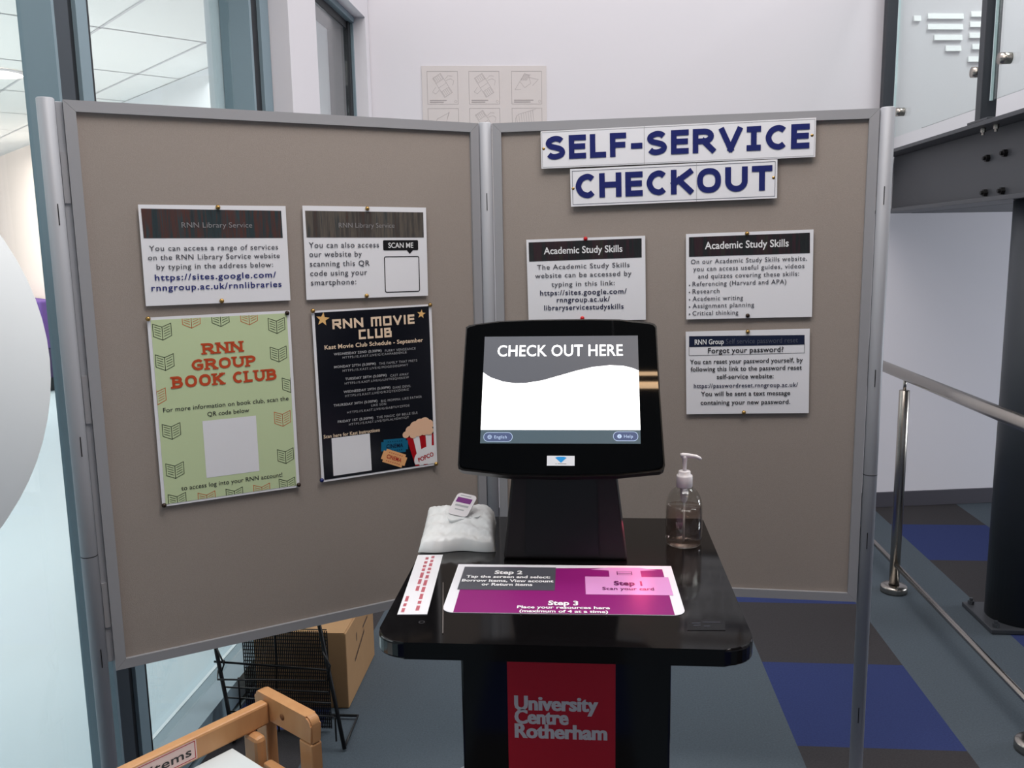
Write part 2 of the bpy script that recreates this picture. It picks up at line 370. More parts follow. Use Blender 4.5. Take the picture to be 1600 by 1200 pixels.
# ================================================================== SETTING
# carpet floor: tiles 0.49 x 0.536 m in three colours, columns of grey beside columns of blue and charcoal
M_CG = mat('carpet_blue_grey', (85, 94, 102), 0.95, spec=0.1, noise=(160, 0.25), bump=(500, 0.5))
M_CB = mat('carpet_blue', (54, 64, 108), 0.95, spec=0.1, noise=(160, 0.22), bump=(500, 0.5))
M_CD = mat('carpet_charcoal', (66, 64, 66), 0.95, spec=0.1, noise=(160, 0.25), bump=(500, 0.5))
XP, XF, XB = -1.078, -1.15, -1.255          # plaster face, frame face, back of the frames
TX, TY = .4917, .536
f = MB()
for i in range(-5, 9):
    for j in range(-14, 6):
        x0, x1 = .627 + i * TX, .627 + (i + 1) * TX; y0, y1 = 2.477 + j * TY, 2.477 + (j + 1) * TY
        x0 = max(x0, -1.24); x1 = max(x1, -1.24)
        if x1 - x0 < 1e-3: continue
        if i % 2: mm = M_CG
        else: mm = M_CB if (i // 2 + j) % 2 == 0 else M_CD
        f.face([(x0, y0, 0), (x1, y0, 0), (x1, y1, 0), (x0, y1, 0)], mm)
fo = f.build('floor', None); tag(fo, kind='structure')
bm = MB(); bm.box(-1.24, 5.05, -5.03, 5.69, -.12, -.004); tag(bm.build('floor', mat('screed', (110, 110, 110), .9)), kind='structure')
# room behind the glass
bm = MB(); bm.box(-13, -1.25, -5.03, 14, -.10, 0.0); tag(bm.build('floor', M_LFLOOR), kind='structure')
# its suspended ceiling, turned 45 degrees: tiles with recessed grid lines
WN = Vector((.69, .72, 0)).normalized(); WD = Vector((-WN.y, WN.x, 0))
cl = MB(); cl.box(-13, -1.257, -5.03, 14, 2.72, 2.78, M_CEIL)
M_GRID = mat('ceiling_grid', (188, 188, 190), 0.6)
for k in range(-14, 10):
    for (d, n_, off, st_) in ((WD, WN, 1.63, .588), (WN, WD, 5.23, 1.176)):
        o = off + k * st_
        lo, hi = (-6, 16) if d is WD else (-5, 2.6)
        # clip the strip to the room beyond the glass
        ts = [lo + (hi - lo) * t / 60 for t in range(61)]
        run = [t for t in ts if (n_ * o + d * t).x < -1.27 and (n_ * o + d * t).x > -12.9 and -5 < (n_ * o + d * t).y < 13.9 and (n_ * o + d * t).dot(WN) < 2.6]
        if len(run) < 2: continue
        a = n_ * o + d * run[0]; b = n_ * o + d * run[-1]; p = n_ * .008
        cl.face([(a.x - p.x, a.y - p.y, 2.717), (a.x + p.x, a.y + p.y, 2.717), (b.x + p.x, b.y + p.y, 2.717), (b.x - p.x, b.y - p.y, 2.717)], M_GRID)
tag(cl.build('ceiling', None), kind='structure')
a = Vector((-1.26, (2.6 * math.hypot(.69, .72) / math.hypot(.69, .72) + 1.26 * .69) / .72, 0)); 
a = Vector((-1.26, (2.6 + 1.26 * .69) / .72, 0)); b = a + WD * 13
wl = MB(); q = WN * .12
wl.prism([(a.x, a.y), (b.x, b.y), (b.x + q.x, b.y + q.y), (a.x + q.x, a.y + q.y)], 0, 2.72, m=M_PEACH)
tag(wl.build('wall_lounge', None), kind='structure')
# white bulkhead and dark window head on the far wall of that room
def along(t, n_): return a + WD * t - WN * n_
bh = MB()
p0, p1, p2, p3 = along(.2, .001), along(4.4, .001), along(4.4, .10), along(.2, .10)
bh.prism([tuple(p[:2]) for p in (p0, p1, p2, p3)], 2.40, 2.715, m=mat('white_bulkhead', (232, 234, 236), .7))
p0, p1, p2, p3 = along(.3, .001), along(3.0, .001), along(3.0, .07), along(.3, .07)
bh.prism([tuple(p[:2]) for p in (p0, p1, p2, p3)], 2.06, 2.39, m=mat('grey_blind_box', (150, 154, 158), .6))
tag(bh.build('trim_1', None), kind='structure')

# main back wall, about 9.5 degrees off square
WR = R(9.5); WO = Vector((1.65, 4.94, 0)); WU = Vector((math.cos(WR), math.sin(WR), 0)); WNRM = Vector((math.sin(WR), -math.cos(WR), 0))
def onwall(u, z, n_=0.0): p = WO + WU * u + WNRM * n_; return Vector((p.x, p.y, z))
def wallbox(mb, u0, u1, n0, n1, z0, z1, m): mb.prism([tuple(onwall(u, 0, n_)[:2]) for u, n_ in ((u0, n0), (u1, n0), (u1, n1), (u0, n1))], z0, z1, m=m)
wb = MB(); wallbox(wb, -2.95, 3.45, 0, -.15, 0, 4.5, M_WALL); tag(wb.build('wall_back', None), kind='structure')
wb = MB(); wallbox(wb, -2.72, 3.38, .001, .016, 0.002, .086, M_SKIRT); tag(wb.build('baseboard_back', None), kind='structure')
# left wall: pier, return and the wall above the glazing
wl = MB()
wl.box(-1.35, XP, 3.25, 3.59, 0, 2.62, M_WALL)
wl.prism([(-1.35, 4.41), (XP, 4.41), (XP, 4.475), (-1.35, 4.43)], 0, 2.62, m=M_WALL)
wl.prism([(-1.35, -5.0), (XP, -5.0), (XP, 4.475), (-1.35, 4.43)], 2.62, 4.5, m=M_WALL)
wl.box(-1.35, XP, 3.59, 4.41, 0, .105, M_WALL)
tag(wl.build('wall_left', None), kind='structure')
bm = MB(); bm.box(-1.35, 5.05, -5.0, 5.69, 4.5, 4.6); tag(bm.build('ceiling', mat('dark_open_soffit', (74, 64, 58), .9)), kind='structure')
bm = MB(); bm.box(4.9, 5.05, -5.0, 5.6, 0, 4.49)
tag(bm.build('wall_right', M_WALL), kind='structure')

# glazing of the left wall
w1 = tag(empty('window_1', (XF, 1.94, 0)), kind='structure')
def wpart(name, boxes, parent, origin):
    mb = MB()
    for bx in boxes: mb.box(bx[0] - origin[0], bx[1] - origin[0], bx[2] - origin[1], bx[3] - origin[1], bx[4], bx[5], bx[6])
    return mb.build(name, None, parent)
O1 = (XF, 1.94)
# mullion: blue grey box, recessed dark grey strip, black gaskets and a slim face strip
wpart('mullion', [(-1.229, XF, 1.890, 1.900, .0, 2.62, M_FRAME), (-1.229, XF - .004, 1.900, 1.960, 0, 2.62, mat('mullion_dark_recess', (58, 66, 74), .5)), (-1.229, XF - .010, 1.960, 1.985, 0, 2.62, M_GASKET), (-1.229, XF, 1.985, 2.030, 0, 2.62, M_FRAME), (-1.229, XF - .004, 2.030, 2.045, 0, 2.62, M_GASKET), (XB - .02, XF - .03, 2.045, 2.052, .1, 2.62, M_GASKET)], w1, O1)
wpart('jamb', [(XB, XF, 3.055, 3.075, .105, 2.62, M_FRAME), (XB, XF - .012, 3.075, 3.16, .105, 2.62, M_GASKET), (XB, XF, 3.16, 3.246, .105, 2.62, M_FRAME), (-1.285, XB - .002, 3.0, 3.246, .105, 2.62, mat('pale_window_reveal', (226, 236, 240), .6))], w1, O1)
wpart('sill_frame', [(XB, XF, 2.046, 3.245, .03, .105, M_FRAME), (XB - .012, XB - .001, 2.046, 3.245, 0.002, .107, mat('white_sill', (232, 240, 244), .4)), (XB, XF - .012, 2.046, 3.245, .012, .03, M_GASKET), (XB, XF + .004, 2.046, 3.245, 0.001, .012, M_FRAME)], w1, O1)
wpart('sill_frame', [(XB, XF, -5, 1.897, .001, .105, M_FRAME)], w1, O1)
wpart('head_frame', [(XB, XF, -5, 1.897, 2.56, 2.618, M_FRAME), (XB, XF, 2.053, 3.054, 2.56, 2.618, M_FRAME)], w1, O1)
wpart('pane', [(-1.226, -1.220, 2.053, 3.054, .106, 2.559, M_GLASS)], w1, O1)
wpart('pane', [(-1.226, -1.220, -5, 1.897, .106, 2.559, M_GLASS)], w1, O1)
w2 = tag(empty('window_2', (XF, 4.0, .105)), kind='structure'); O2 = (XF, 4.0)
for b_ in (('frame', [(XB, XF, 4.355, 4.409, 0, 2.514, M_GASKET), (XB, XF + .012, 4.395, 4.409, 0, 2.514, M_FRAME)]), ('frame', [(XB, XF, 3.591, 3.66, 0, 2.514, M_GASKET)]), ('frame', [(XB, XF - .008, 3.66, 4.354, 2.452, 2.514, M_GASKET), (XB + .03, XF + .02, 3.66, 4.394, 2.487, 2.513, M_FRAME)]), ('frame', [(XB, XF, 3.66, 4.33, 0, .06, M_FRAME)]), ('pane', [(-1.168, -1.162, 3.661, 4.3545, .06, 2.45, M_GLASS)])):
    wpart(b_[0], b_[1], w2, O2)

# ================================================================== STAIR SIDE
pts = [(1.745, 1.5), (4.85, 1.5)] + [tuple(onwall(u, 0, .002)[:2]) for u in (3.2, .10)]
mb = MB(); mb.prism(pts, 1.640, 1.95, m=M_STEEL2)
tag(mb.build('stair_landing', None), 'dark underside slab of the stair landing behind the grey steel beam', 'landing')
bmx = empty('steel_beam', (1.64, 1.5, 1.64)); tag(bmx, 'grey painted steel I beam carrying the stair landing and glass balustrade', 'beam')
def bp(name, x0, x1, y0, y1, z0, z1, m=M_STEEL, bev=0.002):
    mb = MB(); mb.box(x0, x1, y0, y1, z0, z1, m, bev); return mb.build(name, None, bmx)
yw = 4.92 - 1.5
bp('flange', -.10, .10, 0, yw, 0, .017); bp('flange', -.10, .10, 0, yw, .296, .313); bp('web', -.006, .006, 0, yw, .0172, .2958)
for (y, z) in ((3.795, 1.822), (3.645, 1.827), (3.795, 1.684), (3.645, 1.683)):
    mb = MB(); mb.tube([(-.0062, y - 1.5, z - 1.64), (-.020, y - 1.5, z - 1.64)], .0155, 6, M_SLOT); mb.tube([(-.020, y - 1.5, z - 1.64), (-.030, y - 1.5, z - 1.64)], .008, 8, M_SLOT); mb.build('bolt', None, bmx, smooth=False)
# column
co = empty('steel_column', (1.705, 3.415, 0)); tag(co, 'thick charcoal round steel column standing on a bolted plate on the carpet', 'column')
mb = MB(); mb.lathe([(0.0, .0205), (.125, .0205), (.125, 1.637), (0, 1.637)], seg=48, m=M_STEEL2); mb.build('shaft', None, co)
mb = MB(); mb.box(-.165, .165, -.135, .135, 0.001, .02, M_STEEL, .003); mb.build('base_plate', None, co)
for sx in (-1, 1):
    for sy in (-1, 1):
        mb = MB(); mb.tube([(sx * .14, sy * .11, .0202), (sx * .14, sy * .11, .034)], .012, 6, M_STEEL); mb.tube([(sx * .14, sy * .11, .034), (sx * .14, sy * .11, .046)], .007, 8, M_STEEL); mb.build('anchor_bolt', None, co, smooth=False)
# balustrade on the landing edge
ba = empty('glass_balustrade', (1.575, 3.7, 1.954)); tag(ba, 'glass balustrade with dark steel posts standing on the grey stair beam', 'balustrade')
def bb(name, x0, x1, y0, y1, z0, z1, m, bev=.002):
    mb = MB(); mb.box(x0 - 1.575, x1 - 1.575, y0 - 3.7, y1 - 3.7, z0 - 1.954, z1 - 1.954, m, bev); return mb.build(name, None, ba)
bb('post', 1.545, 1.605, 4.865, 4.915, 1.954, 3.05, M_STEEL2); 
bb('post', 1.545, 1.605, 3.690, 3.738, 1.963, 3.05, M_STEEL2)
bb('foot_plate', 1.542, 1.66, 3.62, 3.80, 1.9535, 1.9628, M_STEEL)
bb('pane', 1.570, 1.580, 3.760, 4.772, 2.018, 2.98, M_BAL, 0); bb('pane', 1.570, 1.580, 2.45, 3.668, 2.030, 2.98, M_BAL, 0)
M_EDGE = mat('polished_glass_edge', (216, 234, 238), .2)
for (y0, y1, z0) in ((4.7722, 4.778, 2.018), (3.6682, 3.674, 2.030)): bb('pane_edge', 1.570, 1.580, y0, y1, z0, 2.98, M_EDGE, 0)
bb('handrail', 1.55, 1.60, 2.4, 4.90, 3.051, 3.09, M_STAIN, .012)
for (y, z) in ((4.672, 2.133), (3.795, 2.160), (3.560, 2.166)):
    mb = MB(); mb.tube([(1.588 - 1.575, y - 3.7, z - 1.954), (1.545 - 1.575, y - 3.7, z - 1.954)], .021, 20, M_STAIN); mb.build('glass_clamp', None, ba)
for (y, dx) in ((3.737, .006), (3.625, .006)):
    mb = MB(); mb.tube([(dx, y - 3.7, -.019), (dx, y - 3.7, -.036)], .010, 6, M_STAIN); mb.tube([(dx, y - 3.7, -.036), (dx, y - 3.7, -.047)], .006, 8, M_STAIN); mb.build('clamp_nut', None, ba, smooth=False)
# added slats standing in for pale bars of light seen through the glass
vg = empty('light_bar_slats', tuple(onwall(.3, 2.55, 0))); vg.rotation_euler = (0, 0, WR); tag(vg, 'row of added slats standing in for pale bars of light behind the glass balustrade', 'light_bars')
M_LIGHT_BAR = mat('white_light_bar', (250, 252, 252), .35)
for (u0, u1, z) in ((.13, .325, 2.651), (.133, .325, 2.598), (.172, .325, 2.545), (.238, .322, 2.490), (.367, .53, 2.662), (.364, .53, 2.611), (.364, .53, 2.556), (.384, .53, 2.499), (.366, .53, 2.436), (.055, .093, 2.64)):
    mb = MB(); mb.prism([(-.002, -.014), (-.014, -.014), (-.007, .014), (-.002, .014)], u0 - .3, u1 - .3, 'x', M_LIGHT_BAR, M=Matrix.Translation((0, 0, z - 2.55))); mb.build('slat', None, vg)
# low handrail
hr = empty('handrail', (1.315, 3.69, 0)); tag(hr, 'brushed steel handrail on floor posts beside the display board and column', 'handrail')
def rl(z, r, y0, y1): mb = MB(); mb.tube([(0, y0 - 3.69, z), (0, y1 - 3.69, z)], r, 20, M_STAIN); return mb
rl(.945, .0235, 1.2, 4.5).build('top_rail', None, hr); rl(.125, .0115, 1.2, 4.42).build('lower_rail', None, hr)
for y in (3.69, 2.49, 1.29):
    mb = MB(); mb.lathe([(0, .012), (.021, .012), (.021, .880), (.019, .882), (0, .882)], (0, y - 3.69, 0), 24, M_STAIN); po = mb.build('post', None, hr)
    mb = MB(); mb.tube([(0, y - 3.69, .8825), (0, y - 3.69, .932)], .0065, 12, M_STAIN); mb.build('spigot', None, po)
    mb = MB(); mb.lathe([(0, 0), (.055, 0), (.055, .024), (.051, .030), (.03, .032), (.0225, .032)], (0, y - 3.69, 0.001), 32, M_STAIN); mb.build('base_cover', None, po)

# ================================================================== ROOM BEHIND THE GLASS
dl = empty('downlight', (-3.95, 5.80, 2.70)); tag(dl, 'round bright recessed downlight in the tiled ceiling behind the glass', 'ceiling light')
mb = MB(); mb.lathe([(.15, .0), (.17, .0), (.17, .0165), (.15, .0165)], seg=32, m=M_WHITEP); mb.build('trim_ring', None, dl)
mb = MB(); mb.lathe([(0, .004), (.149, .004)], seg=32, m=mat('lamp_glow', (255, 246, 236), .5, emit=9)); mb.build('diffuser', None, dl)
so = empty('purple_sofa', tuple(along(7.9, .42))); so.rotation_euler = (0, 0, math.atan2(WD.y, WD.x)); tag(so, 'purple sofa against the peach wall in the room behind the glass', 'sofa')
for nm, bx, mm in (('seat', (-1.7, 1.7, -.36, .36, .16, .48), mat('dark_purple_fabric', (58, 42, 82), .85)), ('backrest', (-1.7, 1.7, -.38, -.20, .481, 1.0), M_PURPLE), ('plinth', (-1.6, 1.6, -.3, .3, 0.001, .159), M_SLOT)):
    mb = MB(); mb.box(*bx[:6], mm, .02); mb.build(nm, None, so)
# big opal globe hanging near the glass
gc = Vector((0, 0, 1.5)) + Vector((-.737, .668, -.102)) * 1.10; gr = 1.10 * math.sin(R(14.607))
gl = empty('globe_pendant', tuple(gc)); tag(gl, 'large plain white globe at the edge of the view in front of the window frame', 'globe lamp')
mb = MB(); mb.lathe([(gr * math.sin(math.pi * k / 40) if 0 < k < 40 else 0, -gr * math.cos(math.pi * k / 40)) for k in range(41)], seg=64, m=M_GLOBE); mb.build('shade', None, gl)
mb = MB(); mb.lathe([(.0, gr + .03), (.035, gr + .03), (.04, gr - .003)], seg=24, m=M_ALU); mb.build('cap', None, gl)
mb = MB(); mb.tube([(0, 0, gr + .03), (0, 0, 4.499 - gc.z)], .003, 8, M_WHITEP); mb.build('cord', None, gl)
# two linear lamps over the viewer, mirrored in the screen bezel
M_TUBE = mat('warm_tube_glow', (255, 214, 168), .5, emit=14)
for k, (y, r, lab) in enumerate(((-.117, .010, 'slim linear lamp on wires above the viewer, nearer the kiosk'), (-.195, .018, 'thicker linear lamp on wires above the viewer, farther from the kiosk'))):
    lp = empty('linear_lamp', (.75, y, 3.6)); tag(lp, lab, 'ceiling lamp')
    mb = MB(); mb.tube([(-.62, 0, 0), (.62, 0, 0)], r, 12, M_TUBE); mb.build('tube', None, lp)
    for sx in (-.6, .6):
        mb = MB(); mb.tube([(sx, 0, r - .001), (sx, 0, .899)], .0015, 6, M_ALU); mb.build('wire', None, lp)

# instruction sheet on the back wall
ins = empty('instruction_sheet', tuple(onwall(-2.195, 2.03, .0)));
ins.rotation_euler = (0, 0, WR); tag(ins, 'large faint grey instruction sheet with line drawings on the white back wall', 'instruction sheet')
mb = MB(); mb.box(-.317, .317, -.004, -.001, -.39, .375, mat('translucent_sheet', (212, 205, 203), .6)); mb.build('sheet', None, ins)
def folder(cx, cy, k, hand=True):
    """a folded strip with ruled ends, drawn in outline, with two hands at its sides"""
    ca, sa = math.cos(R(-58)), math.sin(R(-58)); T = lambda x, y: (cx + (x * ca - y * sa) * k, cy + (x * sa + y * ca) * k)
    fd.frame([T(-1, -.42), T(1, -.42), T(1, .42), T(-1, .42)], .0012, I_LINE)
    for x in (-.45, .0, .42): fd.line([T(x, -.42), T(x, .42)], .001, I_LINE)
    for i in range(5):
        y = -.34 + i * .17; fd.line([T(-.98, y), T(-.48, y)], .001, I_LINE); fd.line([T(.46, y), T(.98, y)], .001, I_LINE)
    if hand:
        fd.line([T(-.2, .5), T(-.1, .95), T(.2, 1.1), T(.5, .8)], .0011, I_LINE); fd.line([T(-.35, .5), T(-.45, .9), T(-.2, 1.2)], .0011, I_LINE)
        fd.line([T(.2, -.5), T(.3, -.95), T(.0, -1.1), T(-.2, -.6)], .0011, I_LINE)
cells = [(-2.408, 2.298), (-2.197, 2.298), (-1.980, 2.298), (-2.408, 2.117), (-2.169 - .0, 2.117), (-1.980, 2.117), (-2.408, 1.936), (-2.169, 1.936), (-1.980, 1.936)]
for i, (u, z) in enumerate(cells):
    if i % 3 == 1: u = -2.197
    x, y = u + 2.195, z - 2.03
    fl = Flat('xz', .0046); fd = Flat('xz', .0048); ft = Flat('xz', .005)
    fl.frame([(x - .077, y - .080), (x + .077, y - .080), (x + .077, y + .080), (x - .077, y + .080)], .0016, I_LINE)
    if i in (0, 1, 4): folder(x, y + .012, .055)
    elif i == 2:
        for q in range(7): fd.line([(x - .03 + q * .005, y + .035), (x - .01 + q * .005, y + .066)], .001, I_LINE)
        fd.line([(x - .035, y + .03), (x - .01, y + .07), (x + .012, y + .06), (x + .02, y + .02), (x - .01, y + .0), (x - .035, y + .03)], .0012, I_LINE); fd.line([(x + .012, y + .05), (x + .06, y + .04), (x + .03, y + .01)], .0012, I_LINE)
        fd.line([(x - .035, y + .03), (x - .06, y - .01), (x - .03, y - .008)], .0012, I_LINE)
    elif i == 5:
        for q in range(8): fd.line([(x - .045 + q * .012, y - .03), (x - .055 + q * .012, y + .045 + .004 * q)], .0012, I_LINE)
        fd.line([(x - .058, y - .03), (x - .06, y + .03), (x - .045, y + .05), (x + .045, y + .075)], .0012, I_LINE)
    else: fd.line([(x - .05, y + .0), (x - .03, y + .03), (x + .03, y + .06), (x + .01, y + .0), (x + .03, y + .065)], .0014, I_LINE); fd.line([(x - .05, y), (x - .02, y - .03)], .0014, I_LINE)
    ln = .085 if i % 3 < 2 else .10
    for q in range(2): ft.rect(x - .066, x - .066 + ln - q * .015, y - .063 - q * .009, y - .059 - q * .009, I_LINE)
    ft.frame(ell(x + .065, y - .067, .006, .006, 10), .001, I_LINE)
    po = fl.build('panel_outline', ins); fd.build('line_drawing', po); ft.build('caption', po)

# ================================================================== DISPLAY BOARDS
LA, LB_ = Vector((-1.028, 1.698)), Vector((-.2625, 2.2015)); RA, RB_ = Vector((-.231, 2.208)), Vector((.6715, 2.147))
LANG = math.atan2((LB_ - LA).y, (LB_ - LA).x); RANG = math.atan2((RB_ - RA).y, (RB_ - RA).x)
def board(name, A, ang, width, label):
    e = empty(name, (A.x, A.y, 0.6), (0, 0, ang)); tag(e, label, 'display board')
    mb = MB(); mb.box(.018, width - .018, .004, .018, .018, 1.182, M_FELT); mb.build('felt_panel', None, e)
    for (pts) in ([(0, 0), (width, 0), (width - .022, .022), (.022, .022)], [(0, 1.2), (width, 1.2), (width - .022, 1.178), (.022, 1.178)], [(0, 0), (.022, .022), (.022, 1.178), (0, 1.2)], [(width, 0), (width - .022, .022), (width - .022, 1.178), (width, 1.2)]):
        cx = sum(p[0] for p in pts) / 4; cy = sum(p[1] for p in pts) / 4
        mb = MB(); mb.prism([(cx + (p[0] - cx) * .9995, cy + (p[1] - cy) * .9995) for p in pts], -.004, .026, 'y', M_ALU2); o = mb.build('frame_rail', None, e)
    return e
board('display_board', LA, LANG, .912, 'taupe felt notice board holding the book club and movie posters')
board('display_board', RA, RANG, .908, 'taupe felt notice board under the blue checkout lettering, behind the kiosk')
def pole(u, A, ang, lab, slots, seam=None, th=0):
    p = Vector((A.x + math.cos(ang) * u, A.y + math.sin(ang) * u)); e = empty('display_pole', (p.x, p.y, 0), (0, 0, th)); tag(e, lab, 'pole', 'aluminium poles of the notice boards')
    z1 = 1.8
    mb = MB(); mb.lathe([(0, .02), (.0165, .02), (.0165, z1), (.0145, z1 + .002), (0, z1 + .002)], seg=32, m=M_ALU)
    mb.build('tube', None, e)
    for z in slots: mb = MB(); mb.box(.002, .0038, -.0172, -.0150, z - .021, z + .021, M_SLOT); mb.build('slot', None, e)
    if seam: mb = MB(); mb.lathe([(.0165, seam), (.0168, seam + .0006), (.0168, seam + .0014), (.0165, seam + .002)], seg=32, m=M_SLOT); mb.build('seam', None, e)
    mb = MB(); mb.lathe([(0, 0.001), (.15, .001), (.15, .005), (.03, .012), (.0166, .02), (0, .02)], seg=40, m=M_ALU); mb.build('foot', None, e)
pole(-.0305, LA, LANG, 'outer aluminium pole beside the board with the book club poster', (1.577, 1.106, .64), .866, R(38))
pole(-.0185, RA, RANG, 'aluminium pole in the corner joining the two notice boards', (1.61, 1.13, .68), None, R(0))
pole(.9265, RA, RANG, 'outer aluminium pole beside the board with the checkout lettering', (1.602, 1.172, .765, .30), .93, R(-25))
# hinge strips between poles and boards
def strip(u0, u1, A, ang, lab):
    p = Vector((A.x + math.cos(ang) * u0, A.y + math.sin(ang) * u0)); e = empty('joining_strip', (p.x, p.y, 0), (0, 0, ang)); tag(e, lab, 'joining strip')
    mb = MB(); mb.box(0, u1 - u0, .004, .016, .62, 1.797, M_ALU, .001); mb.build('strip', None, e)
    for z in (.75, 1.2, 1.65): mb = MB(); mb.box(.001, u1 - u0 - .001, .0005, .0039, z - .05, z + .05, M_ALU2); mb.build('clip', None, e)
strip(-.0138, -.0004, LA, LANG, 'narrow pale strip joining the outer pole to the poster board')
strip(.9085, .9098, RA, RANG, 'narrow strip joining the outer pole to the checkout board')

# ------------------------------------------------------------------ notices
SN = {}
def notice(name, key, A, ang, c, w_, h_, rot, label, cat='notice', border=None):
    p = A + Vector((math.cos(ang), math.sin(ang))) * c[0]; nx, ny = math.sin(ang), -math.cos(ang)
    g = -.0078 if key in ('self', 'chk') else -.0030
    e = empty(name, (p.x - nx * g, p.y - ny * g, c[1]), (0, -R(rot), ang)); tag(e, label, cat)
    mb = MB()
    # a sheet with a slight bow, so its edges lift a little
    nxs = 12
    for k in range(nxs):
        x0 = -w_ / 2 + w_ * k / nxs; x1 = -w_ / 2 + w_ * (k + 1) / nxs
        mb.face([(x0, 0, -h_ / 2), (x1, 0, -h_ / 2), (x1, 0, h_ / 2), (x0, 0, h_ / 2)], M_PAPER)
    bmesh.ops.remove_doubles(mb.bm, verts=mb.bm.verts[:], dist=1e-5)
    r = bmesh.ops.extrude_face_region(mb.bm, geom=mb.bm.faces[:]); 
    for v in [v for v in r['geom'] if isinstance(v, bmesh.types.BMVert)]: v.co.y += .0006
    mb.build('paper', None, e); SN[key] = e
    return e
STY = {'thin': (I_THIN, -.006, 1.0), 'grey': (I_GREY, .006, 1.12), 'navy': (I_NAVY, .016, 1.15), 'navyd': (I_NAVYD, .014, 1.12), 'white': (I_WHITE, .012, 1.0), 'dark': (I_DARK, .004, 1.02), 'darkb': (I_BLACK, .014, 1.05), 'whitebold': (I_WHITE, .016, 1.0), 'kast': (I_CREAM, .02, 1.05), 'sb': (I_MGREY, .022, 1.1), 'st': (I_MGREY, .0, 1.15), 'thin2': (I_THIN2, -.004, 1.0)}
def letters(e, items, off=.0009):
    for (t, x, y, w_, cap, st) in items:
        f = Flat('xz', off)
        if st == 'big': f.big(t, x, y, w_, cap, I_SIGN, .235, .14)
        elif st == 'slab': f.big(t, x, y, w_, cap * .92, I_ORANGE, .235, .15, serif=True)
        elif st == 'block': f.big(t, x, y, w_, cap, I_CREAM, .22, .16, block=True)
        else:
            m_, b_, sp = STY[st]; f.text(t, x, y, w_, cap, m_, b_, sp)
        f.build('heading' if st in ('big', 'slab', 'block', 'whitebold', 'kast', 'thin') else 'text_line', e)
def banner(e, q, m_, name='header_banner', off=.0005): return Flat('xz', off).poly(q, m_).build(name, e)
e = notice('notice_sheet', 'lib1', LA, LANG, (.274, 1.4928), .305, .21, -.2, 'white laminated notice giving the library web address, above the green poster')
banner(e, [(-.1465, .0362), (.1425, .0350), (.1420, .0945), (-.1475, .0968)], STR_A)
letters(e, [('RNN Library Service', 0.0033, 0.0633, 0.1467, 0.0111, 'thin'), ('You can access a range of services', -0.0036, 0.0151, 0.2682, 0.0107, 'grey'), ('on the RNN Library Service website', -0.0039, -0.0039, 0.2744, 0.0107, 'grey'), ('by typing in the address below:', -0.0043, -0.0235, 0.243, 0.0107, 'grey'), ('https://sites.google.com/', -0.004, -0.0459, 0.2538, 0.0123, 'navy'), ('rnngroup.ac.uk/rnnlibraries', -0.0027, -0.0673, 0.2731, 0.0124, 'navy')])
e = notice('notice_sheet', 'lib2', LA, LANG, (.6143, 1.4912), .301, .212, -.5, 'white laminated notice with a scan me bubble, above the black movie poster')
banner(e, [(-.1440, .0352), (.1428, .0348), (.1427, .0944), (-.1450, .0948)], STR_B)
f = Flat('xz', .0005); f.poly(rrect(.0384, .1276, .0044, .0285, .003), I_BLACK); f.poly([(.0979, .0046), (.1055, -.0044), (.114, .0046)], I_BLACK); f.build('speech_bubble', e)
f = Flat('xz', .0005); f.frame(rrect(.0405, .1285, -.0945, -.0105, .004), .0022, I_BLACK); f.build('code_frame', e)
letters(e, [('RNN Library Service', -0.0001, 0.063, 0.1359, 0.0111, 'thin'), ('You can also access', -0.0561, 0.018, 0.1678, 0.0121, 'grey'), ('our website by', -0.0774, -0.0025, 0.1247, 0.0121, 'grey'), ('scanning this QR', -0.0682, -0.0243, 0.1429, 0.0121, 'grey'), ('code using your', -0.0716, -0.0456, 0.1358, 0.0122, 'grey'), ('smartphone:', -0.0852, -0.0669, 0.1078, 0.0122, 'grey'), ('SCAN ME', 0.0829, 0.0163, 0.0637, 0.0120, 'white')])
# book club poster
e = notice('book_club_poster', 'club', LA, LANG, (.2718, 1.1574), .302, .414, 0, 'pale green book club poster with orange heading and open book drawings', 'poster')
banner(e, [(-.1440, -.2020), (.1440, -.2020), (.1440, .2010), (-.1440, .2010)], I_GREEN, 'green_print')
banner(e, [(-.0550, -.1555), (.0610, -.1555), (.0610, -.0265), (-.0550, -.0265)], M_PAPER, 'white_square', .0008)
CL = (-.144, .144, -.202, .201)
def book(cx, cy, m_, s=.0182, clip=CL):
    f = Flat('xz', .0008)
    for sx in (-1, 1):
        P = lambda x, y: (cx + sx * x * s, cy + y * s)
        f.line([P(0, .55), P(1, .95), P(1, -.5), P(0, -.98), P(0, .55)], .0013, m_, 0, clip)
        for k in range(4): yy = .32 - k * .29; f.line([P(.17, yy), P(.84, yy + .30)], .0011, m_, 0, clip)
    f.build('book_drawing', e)
for (x, y, k) in ((-.1227, .1753, 0), (-.0625, .1975, 1), (-.0016, .1975, 0), (.0597, .1975, 1), (.1196, .1745, 0), (.1201, .1094, 0), (-.1223, .1098, 0), (.1430, .0367, 0), (-.1440, .0371, 1), (.1206, -.0401, 1), (-.1199, -.0417, 0), (.1224, -.1285, 0), (-.1191, -.1293, 0), (-.1193, -.1985, 0), (-.0575, -.2045, 1), (.0027, -.2045, 0), (.0638, -.2045, 1), (.1223, -.1985, 0)):
    book(x, y, I_OR2 if k else I_OLIVE)
